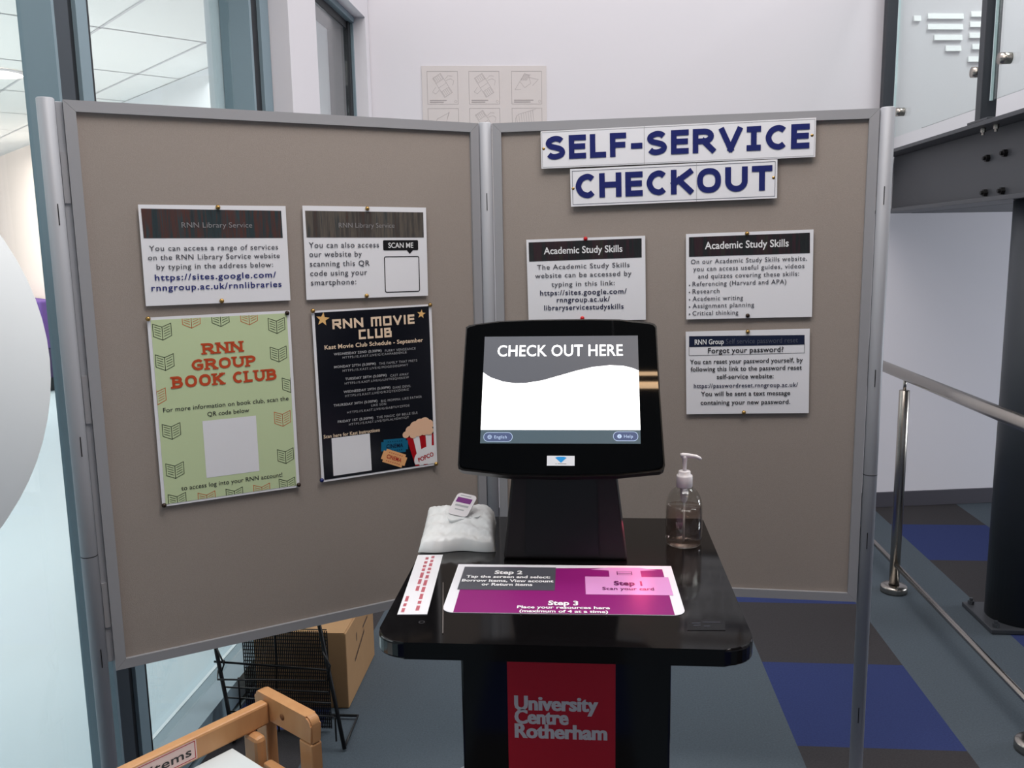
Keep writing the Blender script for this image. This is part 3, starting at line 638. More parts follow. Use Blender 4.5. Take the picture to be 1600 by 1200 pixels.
letters(e, [('RNN', -0.0012, 0.1329, 0.085, 0.0264, 'slab'), ('GROUP', -0.0003, 0.0989, 0.1368, 0.0265, 'slab'), ('BOOK CLUB', 0.0008, 0.0643, 0.2236, 0.0282, 'slab'), ('For more information on book club, scan the', 0.0015, 0.0061, 0.2702, 0.0095, 'dark'), ('QR code below', 0.0017, -0.0122, 0.0902, 0.0095, 'dark'), ('to access log into your RNN account!', 0.0014, -0.1711, 0.2215, 0.0098, 'dark')])
# movie club poster
e = notice('movie_club_poster', 'movie', LA, LANG, (.6238, 1.1582), .299, .407, .4, 'black movie club schedule poster with popcorn and cinema tickets', 'poster')
banner(e, [(-.1430, -.1985), (.1420, -.1985), (.1420, .1990), (-.1430, .1990)], I_MOVIE, 'black_print')
banner(e, [(-.1203, -.1920), (-.0245, -.1920), (-.0250, -.1000), (-.1200, -.1000)], M_PAPER, 'white_square', .0008)
for (x, y, r) in ((-.1244, .1829, .0165), (.1217, .1808, .0115)):
    f = Flat('xz', .0008); st = [(x + r * (1 if k % 2 == 0 else .42) * math.sin(2 * math.pi * k / 10 + .15), y + r * (1 if k % 2 == 0 else .42) * math.cos(2 * math.pi * k / 10 + .15)) for k in range(10)]
    for k in range(10): f.poly([(x, y), st[k], st[(k + 1) % 10]], I_GOLD)
    f.build('star', e)
def ticket(name, cx, cy, w_, h_, ang, m_, lift, word):
    f = Flat('xz', .0008 + lift); ca, sa = math.cos(R(ang)), math.sin(R(ang)); T = lambda p: (cx + p[0] * ca - p[1] * sa, cy + p[0] * sa + p[1] * ca)
    n = .006; pts = [(-w_ / 2 + n, -h_ / 2), (w_ / 2 - n, -h_ / 2), (w_ / 2 - n, -h_ / 2 + n), (w_ / 2, -h_ / 2 + n), (w_ / 2, h_ / 2 - n), (w_ / 2 - n, h_ / 2 - n), (w_ / 2 - n, h_ / 2), (-w_ / 2 + n, h_ / 2), (-w_ / 2 + n, h_ / 2 - n), (-w_ / 2, h_ / 2 - n), (-w_ / 2, -h_ / 2 + n), (-w_ / 2 + n, -h_ / 2 + n)]
    f.poly([T(p) for p in pts], m_)
    ik = I_RED if m_ is I_TAN else I_NBAN
    for k in range(7):
        for s_y in (-1, 1): f.poly([T((-.017 + k * .0058 + dx, s_y * h_ * .32 + dy)) for dx, dy in ((-.0016, -.0012), (.0016, -.0012), (.0, .002))], ik, .0002)
    f.text(word, cx, cy, w_ * .62, .0095, ik, .02, 1.05, R(ang), .0003)
    f.build(name, e)
ticket('ticket', .0375, -.1390, .070, .035, -3, I_TEAL, 0, 'CINEMA'); ticket('ticket', .0345, -.1700, .066, .034, -24, I_TAN, .0004, 'CINEMA')
f = Flat('xz', .0008)
top = [(.0690, -.1230), (.0860, -.1226), (.1030, -.1222), (.1200, -.1218), (.1370, -.1214), (.1418, -.1214)]; bot = [(.0900, -.1983), (.1010, -.1983), (.1120, -.1983), (.1230, -.1983), (.1340, -.1983), (.1418, -.1983)]
for k in range(5): f.poly([bot[k], bot[k + 1], top[k + 1], top[k]], I_WHITE if k % 2 else I_RED)
f.build('popcorn_tub', e)
f = Flat('xz', .0011)
for pk, (x, y, r) in enumerate(((.068, -.115, .009), (.080, -.106, .013), (.093, -.097, .014), (.106, -.091, .013), (.119, -.090, .014), (.131, -.094, .0105), (.087, -.117, .010), (.102, -.110, .014), (.118, -.108, .015), (.130, -.112, .0115), (.136, -.100, .0058))): f.poly(ell(x, y, r, r * .95, 16), I_SALMON, pk * .00008)
f.build('popcorn', e)
f = Flat('xz', .0011); f.poly([(.1418, -.1983)] + [(.1350 + .0480 * math.cos(R(t)), -.1840 + .0330 * math.sin(R(t))) for t in range(78, 206, 8)], I_WHITE); f.text('POPCO', .1185, -.1785, .043, .0105, I_RED, .03, 1.0, R(15), .0003); f.build('tub_label', e)
letters(e, [('RNN MOVIE', 0.0001, 0.1698, 0.2055, 0.0228, 'block'), ('CLUB', 0.0012, 0.1415, 0.0823, 0.023, 'block'), ('Kast Movie Club Schedule - September', -0.0005, 0.1171, 0.2474, 0.0095, 'kast'), ('WEDNESDAY 22ND (5:30PM)', -0.0441, 0.0994, 0.118, 0.0055, 'sb'), ('FURRY VENGEANCE', 0.0631, 0.0976, 0.0794, 0.0057, 'st'), ('HTTPS://S.KAST.LIVE/G/CAHPABDENLB', -0.0016, 0.0898, 0.1609, 0.0052, 'st'), ('MONDAY 27TH (5:30PM)', -0.0527, 0.0691, 0.1029, 0.0055, 'sb'), ('THE FAMILY THAT PREYS', 0.0565, 0.0678, 0.0986, 0.0057, 'st'), ('HTTPS://S.KAST.LIVE/G/MDGD2IEGMWT', -0.0012, 0.0585, 0.1651, 0.0052, 'st'), ('TUESDAY 28TH (5:30PM)', -0.0271, 0.0385, 0.1035, 0.0056, 'sb'), ('CAST AWAY', 0.058, 0.036, 0.0474, 0.0057, 'st'), ('HTTPS://S.KAST.LIVE/G/UNTKSQVEKKW', 0.0008, 0.0278, 0.1627, 0.0052, 'st'), ('WEDNESDAY 29TH (5:30PM)', -0.0258, 0.008, 0.1175, 0.0056, 'sb'), ('DARE DEVIL', 0.0629, 0.006, 0.0471, 0.0057, 'st'), ('HTTPS://S.KAST.LIVE/G/RZQTEXOORIZ', -0.0001, -0.0023, 0.1618, 0.0053, 'st'), ('THURSDAY 30TH (5:30PM)', -0.056, -0.022, 0.1088, 0.0056, 'sb'), ('BIG MOMMA: LIKE FATHER', 0.0609, -0.0239, 0.1065, 0.0058, 'st'), ('LIKE SON', 0.0012, -0.0319, 0.0375, 0.0053, 'st'), ('HTTPS://S.KAST.LIVE/G/DABTUYZFFDE', 0.0012, -0.0424, 0.1591, 0.0053, 'st'), ('FRIDAY 1ST (5:30PM)', -0.0584, -0.0621, 0.0885, 0.0056, 'sb'), ('THE MAGIC OF BELLE ISLE', 0.0477, -0.0629, 0.1067, 0.0058, 'st'), ('HTTPS://S.KAST.LIVE/G/FLALVDNTIQT', 0.0011, -0.0719, 0.1532, 0.0053, 'st'), ('Scan here for Kast instructions', -0.069, -0.094, 0.1394, 0.0081, 'kast')])
# checkout lettering signs
e = notice('sign_strip', 'self', RA, RANG, (.4442, 1.7355), .646, .089, .7, 'long white strip reading self-service in big navy capitals', 'sign')
f = Flat('xz', .0005); f.rect(-.0735, -.0725, -.0445, .0445, I_MGREY); f.frame([(-.320, -.0415), (.320, -.0415), (.320, .0415), (-.320, .0415)], .0009, I_MGREY); f.build('seam', e)
letters(e, [('SELF-SERVICE', -0.0010, 0.0040, 0.620, 0.0560, 'big')])
e = notice('sign_strip', 'chk', RA, RANG, (.438, 1.6431), .490, .090, 1.0, 'shorter white strip reading checkout in big navy capitals', 'sign')
f = Flat('xz', .0005); f.rect(.0574, .0583, -.045, .045, I_MGREY); f.frame([(-.240, -.040), (.240, -.040), (.240, .040), (-.240, .040)], .0010, I_THIN2); f.build('seam', e)
letters(e, [('CHECKOUT', 0.0006, 0.0030, 0.466, 0.0580, 'big')])
e = notice('notice_sheet', 'sk1', RA, RANG, (.2295, 1.4149), .294, .206, .9, 'white study skills notice just above the kiosk screen, held by red pins')
banner(e, [(-.1412, .0485), (.1382, .0505), (.1384, .0970), (-.1411, .0960)], STR_C)
letters(e, [('Academic Study Skills', -0.0061, 0.0740, 0.1949, 0.0165, 'whitebold'), ('The Academic Study Skills', -0.0066, 0.0338, 0.2301, 0.0115, 'grey'), ('website can be accessed by', -0.0071, 0.0127, 0.24, 0.0115, 'grey'), ('typing in this link:', -0.0076, -0.0096, 0.1577, 0.0115, 'grey'), ('https://sites.google.com/', -0.0075, -0.0306, 0.2162, 0.0122, 'navyd'), ('rnngroup.ac.uk/', -0.0076, -0.0488, 0.1329, 0.0122, 'navyd'), ('libraryservicestudyskills', -0.0069, -0.0681, 0.1987, 0.0122, 'navyd')])
e = notice('notice_sheet', 'sk2', RA, RANG, (.6238, 1.421), .298, .208, 1.0, 'white study skills notice with a bulleted list, above the password notice')
banner(e, [(-.1419, .0488), (.1414, .0486), (.1406, .0966), (-.1419, .0960)], STR_C)
letters(e, [('Academic Study Skills', -0.0059, 0.0745, 0.1964, 0.0170, 'whitebold'), ('On our Academic Study Skills website,', -0.0012, 0.0367, 0.2724, 0.0105, 'grey'), ('you can access useful guides, videos', -0.0013, 0.0191, 0.2609, 0.0105, 'grey'), ('and quizzes covering these skills:', -0.0015, 0.001, 0.2375, 0.0105, 'grey'), ('Referencing (Harvard and APA)', -0.0228, -0.0173, 0.2216, 0.0105, 'grey'), ('Research', -0.1013, -0.0353, 0.0644, 0.0105, 'grey'), ('Academic writing', -0.0734, -0.0533, 0.1205, 0.0105, 'grey'), ('Assignment planning', -0.0602, -0.0709, 0.1468, 0.0105, 'grey'), ('Critical thinking', -0.079, -0.089, 0.1094, 0.0105, 'grey')])
f = Flat('xz', .0009)
for z in (-.0204, -.0375, -.0555, -.0735, -.0912): f.poly(ell(-.141, z, .0017, .0017, 10), I_DARK)
f.build('bullets', e)
e = notice('notice_sheet', 'pw', RA, RANG, (.6256, 1.1836), .295, .208, 1.3, 'white password reset notice, lowest sheet on the checkout board')
banner(e, [(-.1396, .0660), (.1357, .0662), (.1354, .0890), (-.1394, .0925)], I_NBAN)
f = Flat('xz', .0005); f.frame([(-.1396, .0440), (.1355, .0452), (.1357, .0662), (-.1396, .0660)], .0009, I_DARK); f.build('box_outline', e)
letters(e, [('RNN Group', -0.0907, 0.0775, 0.0702, 0.0122, 'whitebold'), ('Self service password reset', 0.0347, 0.0775, 0.1705, 0.0122, 'thin2'), ('Forgot your password?', -0.0039, 0.0555, 0.1801, 0.0125, 'darkb'), ('You can reset your password yourself, by', -0.0031, 0.0283, 0.2694, 0.0108, 'darkb'), ('following this link to the password reset', -0.0032, 0.0098, 0.2659, 0.0108, 'darkb'), ('self-service website:', -0.0048, -0.0101, 0.1361, 0.0108, 'darkb'), ('https://passwordreset.rnngroup.ac.uk/', -0.0038, -0.0324, 0.2498, 0.0102, 'navyd'), ('You will be sent a text message', -0.0043, -0.0527, 0.2146, 0.0108, 'darkb'), ('containing your new password.', -0.0047, -0.0747, 0.2158, 0.0108, 'darkb')])

# drawing pins
def pin(A, ang, u, z, m_, label, group='drawing pins on the notice boards'):
    p = A + Vector((math.cos(ang), math.sin(ang))) * u
    mb = MB(); r = .0052
    mb.lathe([(0, .0052), (.0018, .005), (.0036, .0038), (.0048, .0018), (r, .0), (r, -.0004), (0.0005, -.0006), (.0005, -.006), (0, -.0065)], seg=14, m=m_)
    nx, ny = math.sin(ang), -math.cos(ang)
    o = mb.build('drawing_pin', None); o.location = (p.x + nx * .0042, p.y + ny * .0042, z); o.rotation_euler = (R(90), 0, ang)
    tag(o, label, 'drawing pin', group)
for (u, z, m_, lb) in ((.2809, 1.5936, M_BRASS, 'brass pin at the top of the library web address notice'), (.2755, 1.3927, M_BRASS, 'brass pin at the bottom of the library web address notice'),
    (.6172, 1.5927, M_BRASS, 'brass pin at the top of the scan me notice'), (.6065, 1.3901, M_BRASS, 'brass pin at the bottom of the scan me notice'),
    (.1231, 1.3616, M_BRASS, 'brass pin at the upper outer corner of the green book club poster'), (.4166, 1.3589, M_DKPIN, 'dark pin at the upper corner of the green poster beside the black one'), (.1245, .9535, M_DKPIN, 'dark pin at the lower outer corner of the green book club poster'), (.4206, .956, M_DKPIN, 'dark pin at the lower inner corner of the green book club poster'),
    (.4760, 1.3610, M_BRASS, 'brass pin at the upper corner of the black poster beside the green one'), (.7683, 1.3610, M_BRASS, 'brass pin at the upper corner of the black poster nearest the corner pole'), (.7710, .9590, M_BRASS, 'brass pin by the popcorn tub on the black movie poster'), (.4760, .9590, M_BLUEPIN, 'blue pin at the lower corner of the black movie poster')):
    pin(LA, LANG, u, z, m_, lb)
for (u, z, m_, lb) in ((.1277, 1.7345, M_BRASS, 'brass pin before the S of the self-service strip'), (.759, 1.7443, M_BRASS, 'brass pin after the last E of the self-service strip'), (.1995, 1.6372, M_BRASS, 'brass pin before the C of the checkout strip'), (.6747, 1.65, M_BRASS, 'brass pin after the T of the checkout strip'),
    (.229, 1.5154, M_REDPIN, 'red pin at the top of the study skills notice above the screen'), (.2203, 1.3186, M_REDPIN, 'red pin showing just over the top edge of the kiosk screen'), (.6173, 1.5207, M_BRASS, 'brass pin at the top of the bulleted study skills notice'), (.6237, 1.3232, M_DKPIN, 'dark pin at the bottom of the bulleted study skills notice'), (.6247, 1.2839, M_BRASS, 'brass pin at the top of the password reset notice'), (.6204, 1.0826, M_BRASS, 'brass pin at the bottom of the password reset notice')):
    pin(RA, RANG, u, z, m_, lb)

# ================================================================== KIOSK
TZ = .89
k = empty('checkout_kiosk', (-.04, 1.55, 0)); tag(k, 'black self-service checkout kiosk with touch screen, table and red pedestal sign', 'kiosk')
KX, KY = -.04, 1.55
def kb(mb): return mb
# table
mb = MB(); out = [(x - KX, y - KY) for x, y in rrect(-.338, .257, 1.262, 1.905, .05, 8, (.05, .05, .008, .008))]
mb.prism(out, TZ - .028, TZ, 'z', M_POLY)
ed = [e_ for e_ in mb.bm.edges if abs(e_.verts[0].co.z - e_.verts[1].co.z) < 1e-6]
bmesh.ops.bevel(mb.bm, geom=ed, offset=.004, segments=3, affect='EDGES', profile=.5)
mb.build('table_top', None, k)
# pedestal
mb = MB(); mb.box(-.223 - KX, .143 - KX, 1.42 - KY, 1.80 - KY, .03, TZ - .0285, M_POLY, .004); ped = mb.build('pedestal', None, k)
mb = MB(); mb.prism(rrect(-.30 - KX, .22 - KX, 1.34 - KY, 1.88 - KY, .04), .001, .0298, 'z', M_BLACK); mb.build('base_plate', None, k)
f = Flat('xz', .0006)
fp = Flat('xz', 0); fp.P = lambda x, y, o: Vector((x - KX, 1.4196 - KY - o, y)); fp.rect(-.1415, .0475, .35, .858, I_UCRED); fp.build('red_panel', k)
fp = Flat('xz', 0.0004); fp.P = lambda x, y, o: Vector((x - KX, 1.4196 - KY - o, y))
def ped_text(t, x0, x1, y):
    for dx, lf in ((-.0009, .0), (.0009, .0001)): fp.text(t, (x0 + x1) / 2 + dx, y, x1 - x0, .0255, I_UCTXT, .026, 1.0, 0, .0003 + lf)
ped_text('University', -.1290, .0170, .7060); ped_text('Centre', -.1290, -.0350, .6800); ped_text('Rotherham', -.1290, .0325, .6530)
fp.build('pedestal_lettering', k)
# neck of the screen
mb = MB()
def wedge(x0, x1, xt0, xt1, y0, y1, yt0, yt1, z0, z1, m_):
    A = [(x0, y0, z0), (x1, y0, z0), (x1, y1, z0), (x0, y1, z0)]; B = [(xt0, yt0, z1), (xt1, yt0, z1), (xt1, yt1, z1), (xt0, yt1, z1)]
    g = lambda p: Vector((p[0] - KX, p[1] - KY, p[2]))
    mb.face([g(p) for p in A[::-1]], m_); mb.face([g(p) for p in B], m_)
    for i in range(4): mb.face([g(A[i]), g(A[(i + 1) % 4]), g(B[(i + 1) % 4]), g(B[i])], m_)
wedge(-.166, .078, -.138, .046, 1.632, 1.865, 1.664, 1.815, TZ + .0002, 1.16, M_DKPLASTIC)
bmesh.ops.remove_doubles(mb.bm, verts=mb.bm.verts[:], dist=1e-6)
bmesh.ops.bevel(mb.bm, geom=mb.bm.edges[:], offset=.006, segments=3, affect='EDGES', profile=.5)
nk = mb.build('screen_stand', None, k)
mb = MB(); wedge(-.123, .022, -.117, .016, 1.6265, 1.640, 1.6585, 1.672, TZ + .012, 1.15, M_BLACK)
bmesh.ops.remove_doubles(mb.bm, verts=mb.bm.verts[:], dist=1e-6); bmesh.ops.bevel(mb.bm, geom=mb.bm.edges[:], offset=.002, segments=2, affect='EDGES')
mb.build('front_cover', None, nk)
# screen head, tilted back 30 degrees; local x along the screen, z up the screen, -y outwards
sc = empty('screen_head', (-.0515 - KX, 1.62 - KY, 1.122)); sc.rotation_euler = (-R(30.4), 0, 0); sc.parent = k
OUTL = [(-.1934, .2520), (-.1870, .2560), (-.1747, .2585), (-.1252, .2650), (-.06, .2672), (.0039, .2676), (.06, .2674), (.1168, .2660), (.1780, .2585), (.1860, .2555), (.1900, .2500), (.1920, .1120), (.1965, -.0367), (.1945, -.0445), (.1880, -.0490), (.1086, -.0575), (.0061, -.0605), (-.0966, -.0590), (-.1869, -.0490), (-.1935, -.0455), (-.1952, -.0387), (-.1945, .1131)]
mb = MB(); inn = [(x * .86, .105 + (y - .105) * .86) for x, y in OUTL]
mb.prism(OUTL, .0, .022, 'y', M_BLACK); mb.prism(OUTL, .0221, .058, 'y', M_DKPLASTIC, top=inn)
mb.build('housing', None, sc)
FR = [(x * .985, .105 + (y - .105) * .975) for x, y in OUTL]
mb = MB(); mb.prism(FR, -.0035, -.0003, 'y', M_BEZEL)
ed = [e_ for e_ in mb.bm.edges if all(abs(v.co.y + .0035) < 1e-6 for v in e_.verts)]
bmesh.ops.bevel(mb.bm, geom=ed, offset=.002, segments=2, affect='EDGES'); mb.build('bezel', None, sc)
def emis(name, rgb, s_):
    m_ = mat(name, rgb, .25, emit=s_); return m_
S_W = emis('screen_white', (255, 255, 255), 1.15); S_G = emis('screen_grey', (84, 86, 92), .50); S_T = emis('screen_teal', (70, 84, 92), .55); S_LINE = emis('screen_line', (150, 166, 190), .9); S_BTN = emis('screen_button', (66, 76, 104), .7)
f = Flat('xz', .0038); f.rect(-.1535, .1520, .0040, .2285, S_G); scr = f.build('screen', sc)
wave = [(-.1535, .1512), (-.1440, .1440), (-.1359, .1393), (-.1123, .1310), (-.0889, .1277), (-.069, .1280), (-.036, .1335), (-.0031, .1434), (.0298, .1535), (.0628, .1616), (.0957, .1650), (.1219, .1638), (.1400, .1590), (.1520, .1535)]
f = Flat('xz', .0040)
for a_, b2 in zip(wave, wave[1:]): f.poly([(a_[0], .0312), (b2[0], .0312), b2, a_], S_W)
f.build('white_panel', scr)
f = Flat('xz', .0040); f.rect(-.1535, .1520, .0040, .0310, S_T); f.build('button_bar', scr)
for (x0, x1, cy, ic) in ((-.147, -.0918, .0168, 0), (.1009, .1472, .0186, 1)):
    f = Flat('xz', .0042)
    f.poly(rrect(x0, x1, cy - .0090, cy + .0090, .0085), S_BTN); f.frame(rrect(x0, x1, cy - .0090, cy + .0090, .0085), .0009, S_LINE, .0002)
    if ic: f.poly(ell(x0 + .0115, cy, .0042, .0042, 16), S_LINE, .0002); f.text('i', x0 + .0115, cy, .0009, .0048, S_BTN, .02, 1, 0, .0004)
    else:
        f.frame(ell(x0 + .0115, cy, .0038, .0038, 16), .0008, S_LINE, .0002); f.line([(x0 + .0077, cy), (x0 + .0153, cy)], .0007, S_LINE, .0002); f.frame(ell(x0 + .0115, cy, .0016, .0038, 12), .0006, S_LINE, .0002)
    f.text(('English', 'Help')[ic], (x0 + .0325, x0 + .0285)[ic], cy, (.0240, .0170)[ic], .0062, S_LINE, .0, 1.05)
    f.build('screen_button', scr)
f = Flat('xz', .0042); f.text('CHECK OUT HERE', -.0022, .1970, .2480, .0235, S_W, .010, 1.03); f.build('screen_heading', scr)
f = Flat('xz', .0040); f.rect(-.0247, .0275, -.0397, -.0202, mat('white_sticker', (232, 234, 240), .4)); lg = f.build('maker_sticker', sc)
f = Flat('xz', .0042); f.poly([(-.0093, -.0240), (-.0040, -.0222), (.0070, -.0222), (.0126, -.0240), (.0019, -.0341)], I_CYAN); f.rect(-.0085, -.0065, -.0368, -.0352, I_THIN); f.rect(-.0045, .0120, -.0366, -.0354, I_THIN); f.build('maker_logo', lg)
# things fixed to the table
tz = .0006
def tq(name, pts, m_, lift=0.0, parent=k):
    f = Flat('xy', TZ + tz + lift); f.P = lambda x, y, o: Vector((x - KX, y - KY, o)); f.poly(pts, m_); return f.build(name, parent)
rd = tq('reader_sticker', [(.158, 1.326), (.218, 1.329), (.224, 1.370), (.161, 1.368)], mat('dark_sticker', (8, 9, 13), .25))
f = Flat('xy', TZ + tz + .0003); f.P = lambda x, y, o: Vector((x - KX, y - KY, o))
I_DIM = ink('dim_mark', (58, 60, 70))
for (x0, x1, y) in ((.168, .182, 1.352), (.170, .181, 1.344), (.186, .214, 1.357), (.186, .196, 1.342)): f.line([(x0, y), (x1, y + .001)], .0022, I_DIM)
f.build('sticker_marks', k)
f = Flat('xy', TZ + tz); f.P = lambda x, y, o: Vector((x - KX, y - KY, o)); f.frame(ell(-.273, 1.336, .0045, .0045, 16), .0012, mat('ring_mark', (60, 60, 64), .4)); f.build('key_hole', k)

# red glow of the card scanner under the screen
sl = bpy.data.lights.new('scanner_lamp', 'AREA'); sl.energy = .065; sl.color = (1.0, .10, .18); sl.size = .03
so_ = bpy.data.objects.new('scanner_lamp', sl); COL.objects.link(so_); so_.location = (.105, 1.650, .960); so_.rotation_euler = (R(-25), R(10), 0)
# mat with the three steps (lies on the table)
mt = empty('instruction_mat', (-.044, 1.490, TZ + .0004), (0, 0, R(.9))); tag(mt, 'white and purple three step instruction mat lying on the kiosk table', 'mat')
MA = R(.9)
def mp(x, y):
    dx, dy = x + .044, y - 1.490; return (dx * math.cos(MA) + dy * math.sin(MA), -dx * math.sin(MA) + dy * math.cos(MA))
mb = MB(); mb.prism(rrect(-.2045, .2045, -.1125, .1125, .02, 8, (.022, .022, .001, .001)), 0, .0008, 'z', I_MATW); mb.build('mat_sheet', None, mt)
def mf(off): return Flat('xy', .0008 + off)
mf(.0003).poly([(-.1845, -.1118), (.1860, -.1118), (.1860, .0950), (.075, .0985), (-.02, .0950), (-.08, .1005), (-.1870, .0990)], I_MAG).build('purple_print', mt)
mf(.0006).rect(-.1905, -.0150, -.0140, .0985, I_SLATE).build('step_box', mt)
s1 = mf(.0006); s1.rect(.0400, .1930, -.0300, .0540, I_PINK); s1.rect(.0850, .1440, .0540, .0900, I_PINK); s1.poly([(.0500, .0900), (.0850, .0850), (.1440, .0850), (.1760, .0890), (.1440, .1000), (.0850, .1000)], I_PINK, -.00005); s1.frame([(.1000, .0640), (.1270, .0640), (.1270, .0800), (.1000, .0800)], .0015, I_PINKD, .0002); s1.rect(.1000, .1270, .0700, .0730, I_PINKD, .0002); s1.build('step_box', mt)
def mtx(t, pl, pr, cap, m_, b_):
    a_, c2 = mp(*pl), mp(*pr); f = mf(.0009); f.text(t, (a_[0] + c2[0]) / 2, (a_[1] + c2[1]) / 2, c2[0] - a_[0], cap, m_, b_, 1.02); return f
for (t, pl, pr, cap, m_, b_) in (('Step 2', (-.1751, 1.5567), (-.1226, 1.5588), .0165, I_WHITE, .035), ('Tap the screen and select:', (-.2259, 1.5340), (-.0693, 1.5375), .0115, I_WHITE, .03), ('Borrow items, View account', (-.2314, 1.5150), (-.0626, 1.5185), .0115, I_WHITE, .03), ('or Return items', (-.1928, 1.4975), (-.1003, 1.5004), .0115, I_WHITE, .03),
        ('Step 1', (.0471, 1.5126), (.0981, 1.5148), .0180, I_PINKD, .035), ('Scan your card', (.026, 1.4870), (.1176, 1.4900), .0125, I_PINKD, .012), ('Step 3', (-.0683, 1.4187), (-.0163, 1.421), .0175, I_WHITE, .035), ('Place your resources here', (-.1202, 1.4000), (.0371, 1.4030), .0105, I_WHITE, .03), ('(maximum of 4 at a time)', (-.1152, 1.3843), (.0337, 1.3870), .0105, I_WHITE, .03)):
    mtx(t, pl, pr, cap, m_, b_).build('step_lettering', mt)
# white strip label with red text
ls = empty('table_label', (-.3045, 1.5065, TZ + .0004), (0, 0, R(4.0))); tag(ls, 'narrow white label with red text on the table below the wipes', 'label')
mb = MB(); mb.box(-.0252, .0252, -.1425, .1425, 0, .0008, M_PAPER); mb.build('strip', None, ls)
f = Flat('xy', .0012)
def bars(x, y0, y1, tot, t_=.0062):
    y = y0
    while y > y1:
        L = random.uniform(.012, .03)
        for q in range(int(L / .0034)): f.rect(x - t_ / 2, x + t_ / 2, y - q * .0034 - .0022, y - q * .0034, I_LRED)
        y -= L + .005
bars(.0065, .135, -.112, 0); bars(-.0045, .128, -.034, 0); bars(-.0175, -.066, -.132, 0, .0055)
f.build('red_text', ls)
# cable crack line / clear tape edge
mb = MB(); mb.tube([(-.2650, 1.505, TZ + .0013), (-.2310, 1.295, TZ + .0013)], .0008, 6, mat('clear_tape_edge', (120, 112, 108), .4)); tag(mb.build('tape_edge', None), 'thin pale strip edge on the black table beside the white label', 'tape')

# wipes pack
wp = empty('wipes_packet', (-.2715, 1.760, TZ), (0, 0, R(5))); tag(wp, 'soft white packet of wet wipes with open lid on the table', 'wipes packet')
mb = MB(); NX, NY = 40, 36; hx, hy = .079, .094; H = .046
def wob(x, y): return .0022 * math.sin(38 * x + 60 * y + 1) * math.cos(70 * y - 30 * x) + .0016 * math.sin(120 * x * (1 + y * 3)) + .0010 * math.cos(150 * y + 40 * x) + .0007 * math.sin(310 * x + 190 * y) + .0006 * math.cos(260 * y - 340 * x)
def topz(u, v):
    e1 = max(0, 1 - abs(u) ** 6); e2 = max(0, 1 - abs(v) ** 5); z = (.028 + .030 * (v + 1) / 2) * (e1 ** .30) * (e2 ** .28)
    return z + wob(u * hx, v * hy) * min(1, e1 * 2) * min(1, e2 * 2) * 1.3
gr_ = []
for j in range(NY + 1):
    row = []
    for i in range(NX + 1):
        u = -1 + 2 * i / NX; v = -1 + 2 * j / NY
        xx = u * hx * (1 - .05 * (1 - abs(v) ** 2) * (abs(u) ** 4)) * (1.0 if v < 0 else 1 - .03 * v); yy = v * hy * (1 - .04 * (1 - abs(u) ** 2)) + .004 * math.sin(5 * u + 1)
        row.append((xx, yy, max(.0015, topz(u, v) + .0015)))
    gr_.append(row)
tv = [[mb.bm.verts.new(p) for p in row] for row in gr_]
bv = [[mb.bm.verts.new((p[0], p[1], .0006)) for p in row] for row in gr_]
for j in range(NY):
    for i in range(NX):
        mb.bm.faces.new((tv[j][i], tv[j][i + 1], tv[j + 1][i + 1], tv[j + 1][i])); mb.bm.faces.new((bv[j][i], bv[j + 1][i], bv[j + 1][i + 1], bv[j][i + 1]))
bd = [(0, i) for i in range(NX + 1)] + [(j, NX) for j in range(1, NY + 1)] + [(NY, i) for i in range(NX - 1, -1, -1)] + [(j, 0) for j in range(NY - 1, 0, -1)]
for a_, b2 in zip(bd, bd[1:] + bd[:1]): mb.bm.faces.new((tv[a_[0]][a_[1]], bv[a_[0]][a_[1]], bv[b2[0]][b2[1]], tv[b2[0]][b2[1]]))
mb.build('film', M_FILM, wp, smooth=True)
LM = Matrix.Translation((.006, .018, .0475)) @ Matrix.Rotation(R(9), 4, 'X') @ Matrix.Rotation(R(14), 4, 'Z')
mb = MB(); mb.prism(rrect(-.034, .034, -.030, .030, .01), -.002, .0016, 'z', M_FILM, M=LM); mb.build('lid_frame', None, wp)
fl_ = MB(); Mx = LM @ Matrix.Translation((-.014, -.014, .003)) @ Matrix.Rotation(R(48), 4, 'Z') @ Matrix.Rotation(R(-30), 4, 'Y')
fl_.prism(rrect(0, .056, -.024, .024, .009), 0, .0016, 'z', M_WHITEP, M=Mx); lid = fl_.build('lid', None, wp)
fq = MB()
for (x0, x1, y0, y1, m_) in ((.032, .045, -.017, .019, ink('lid_purple', (120, 34, 124))), (.022, .027, -.016, .016, I_MGREY), (.013, .016, -.010, .012, I_MGREY), (.049, .0515, -.011, .015, I_MGREY)):
    fq.face([Mx @ Vector(p) for p in ((x0, y0, .0019), (x1, y0, .0019), (x1, y1, .0019), (x0, y1, .0019))], m_)
fq.build('lid_print', None, lid)

# sanitiser bottle
bt = empty('sanitiser_bottle', (.1965, 1.738, TZ)); tag(bt, 'clear pump bottle of hand gel with white pump on the table', 'pump bottle')
mb = MB(); pr = [(0, .001), (.034, .001), (.0368, .006), (.0372, .02), (.0372, .076), (.0358, .090), (.0325, .102), (.026, .1125), (.018, .1185), (.0145, .121), (.0145, .128)]
mb.lathe(pr, seg=40, m=M_BOTTLE); mb.build('bottle_body', None, bt)
mb = MB(); mb.lathe([(0, .0028), (.033, .0028), (.0352, .007), (.0356, .02), (.0356, .080), (0, .080)], seg=40, m=M_LIQ); mb.build('gel', None, bt)
mb = MB(); mb.lathe([(0, .121), (.0158, .121), (.0158, .1225), (.0165, .124), (.0165, .1430), (.0155, .1455), (.0122, .1462), (.0122, .1530), (.0108, .1545), (0, .1545)], seg=28, m=M_WHITEP); cp = mb.build('cap', None, bt)
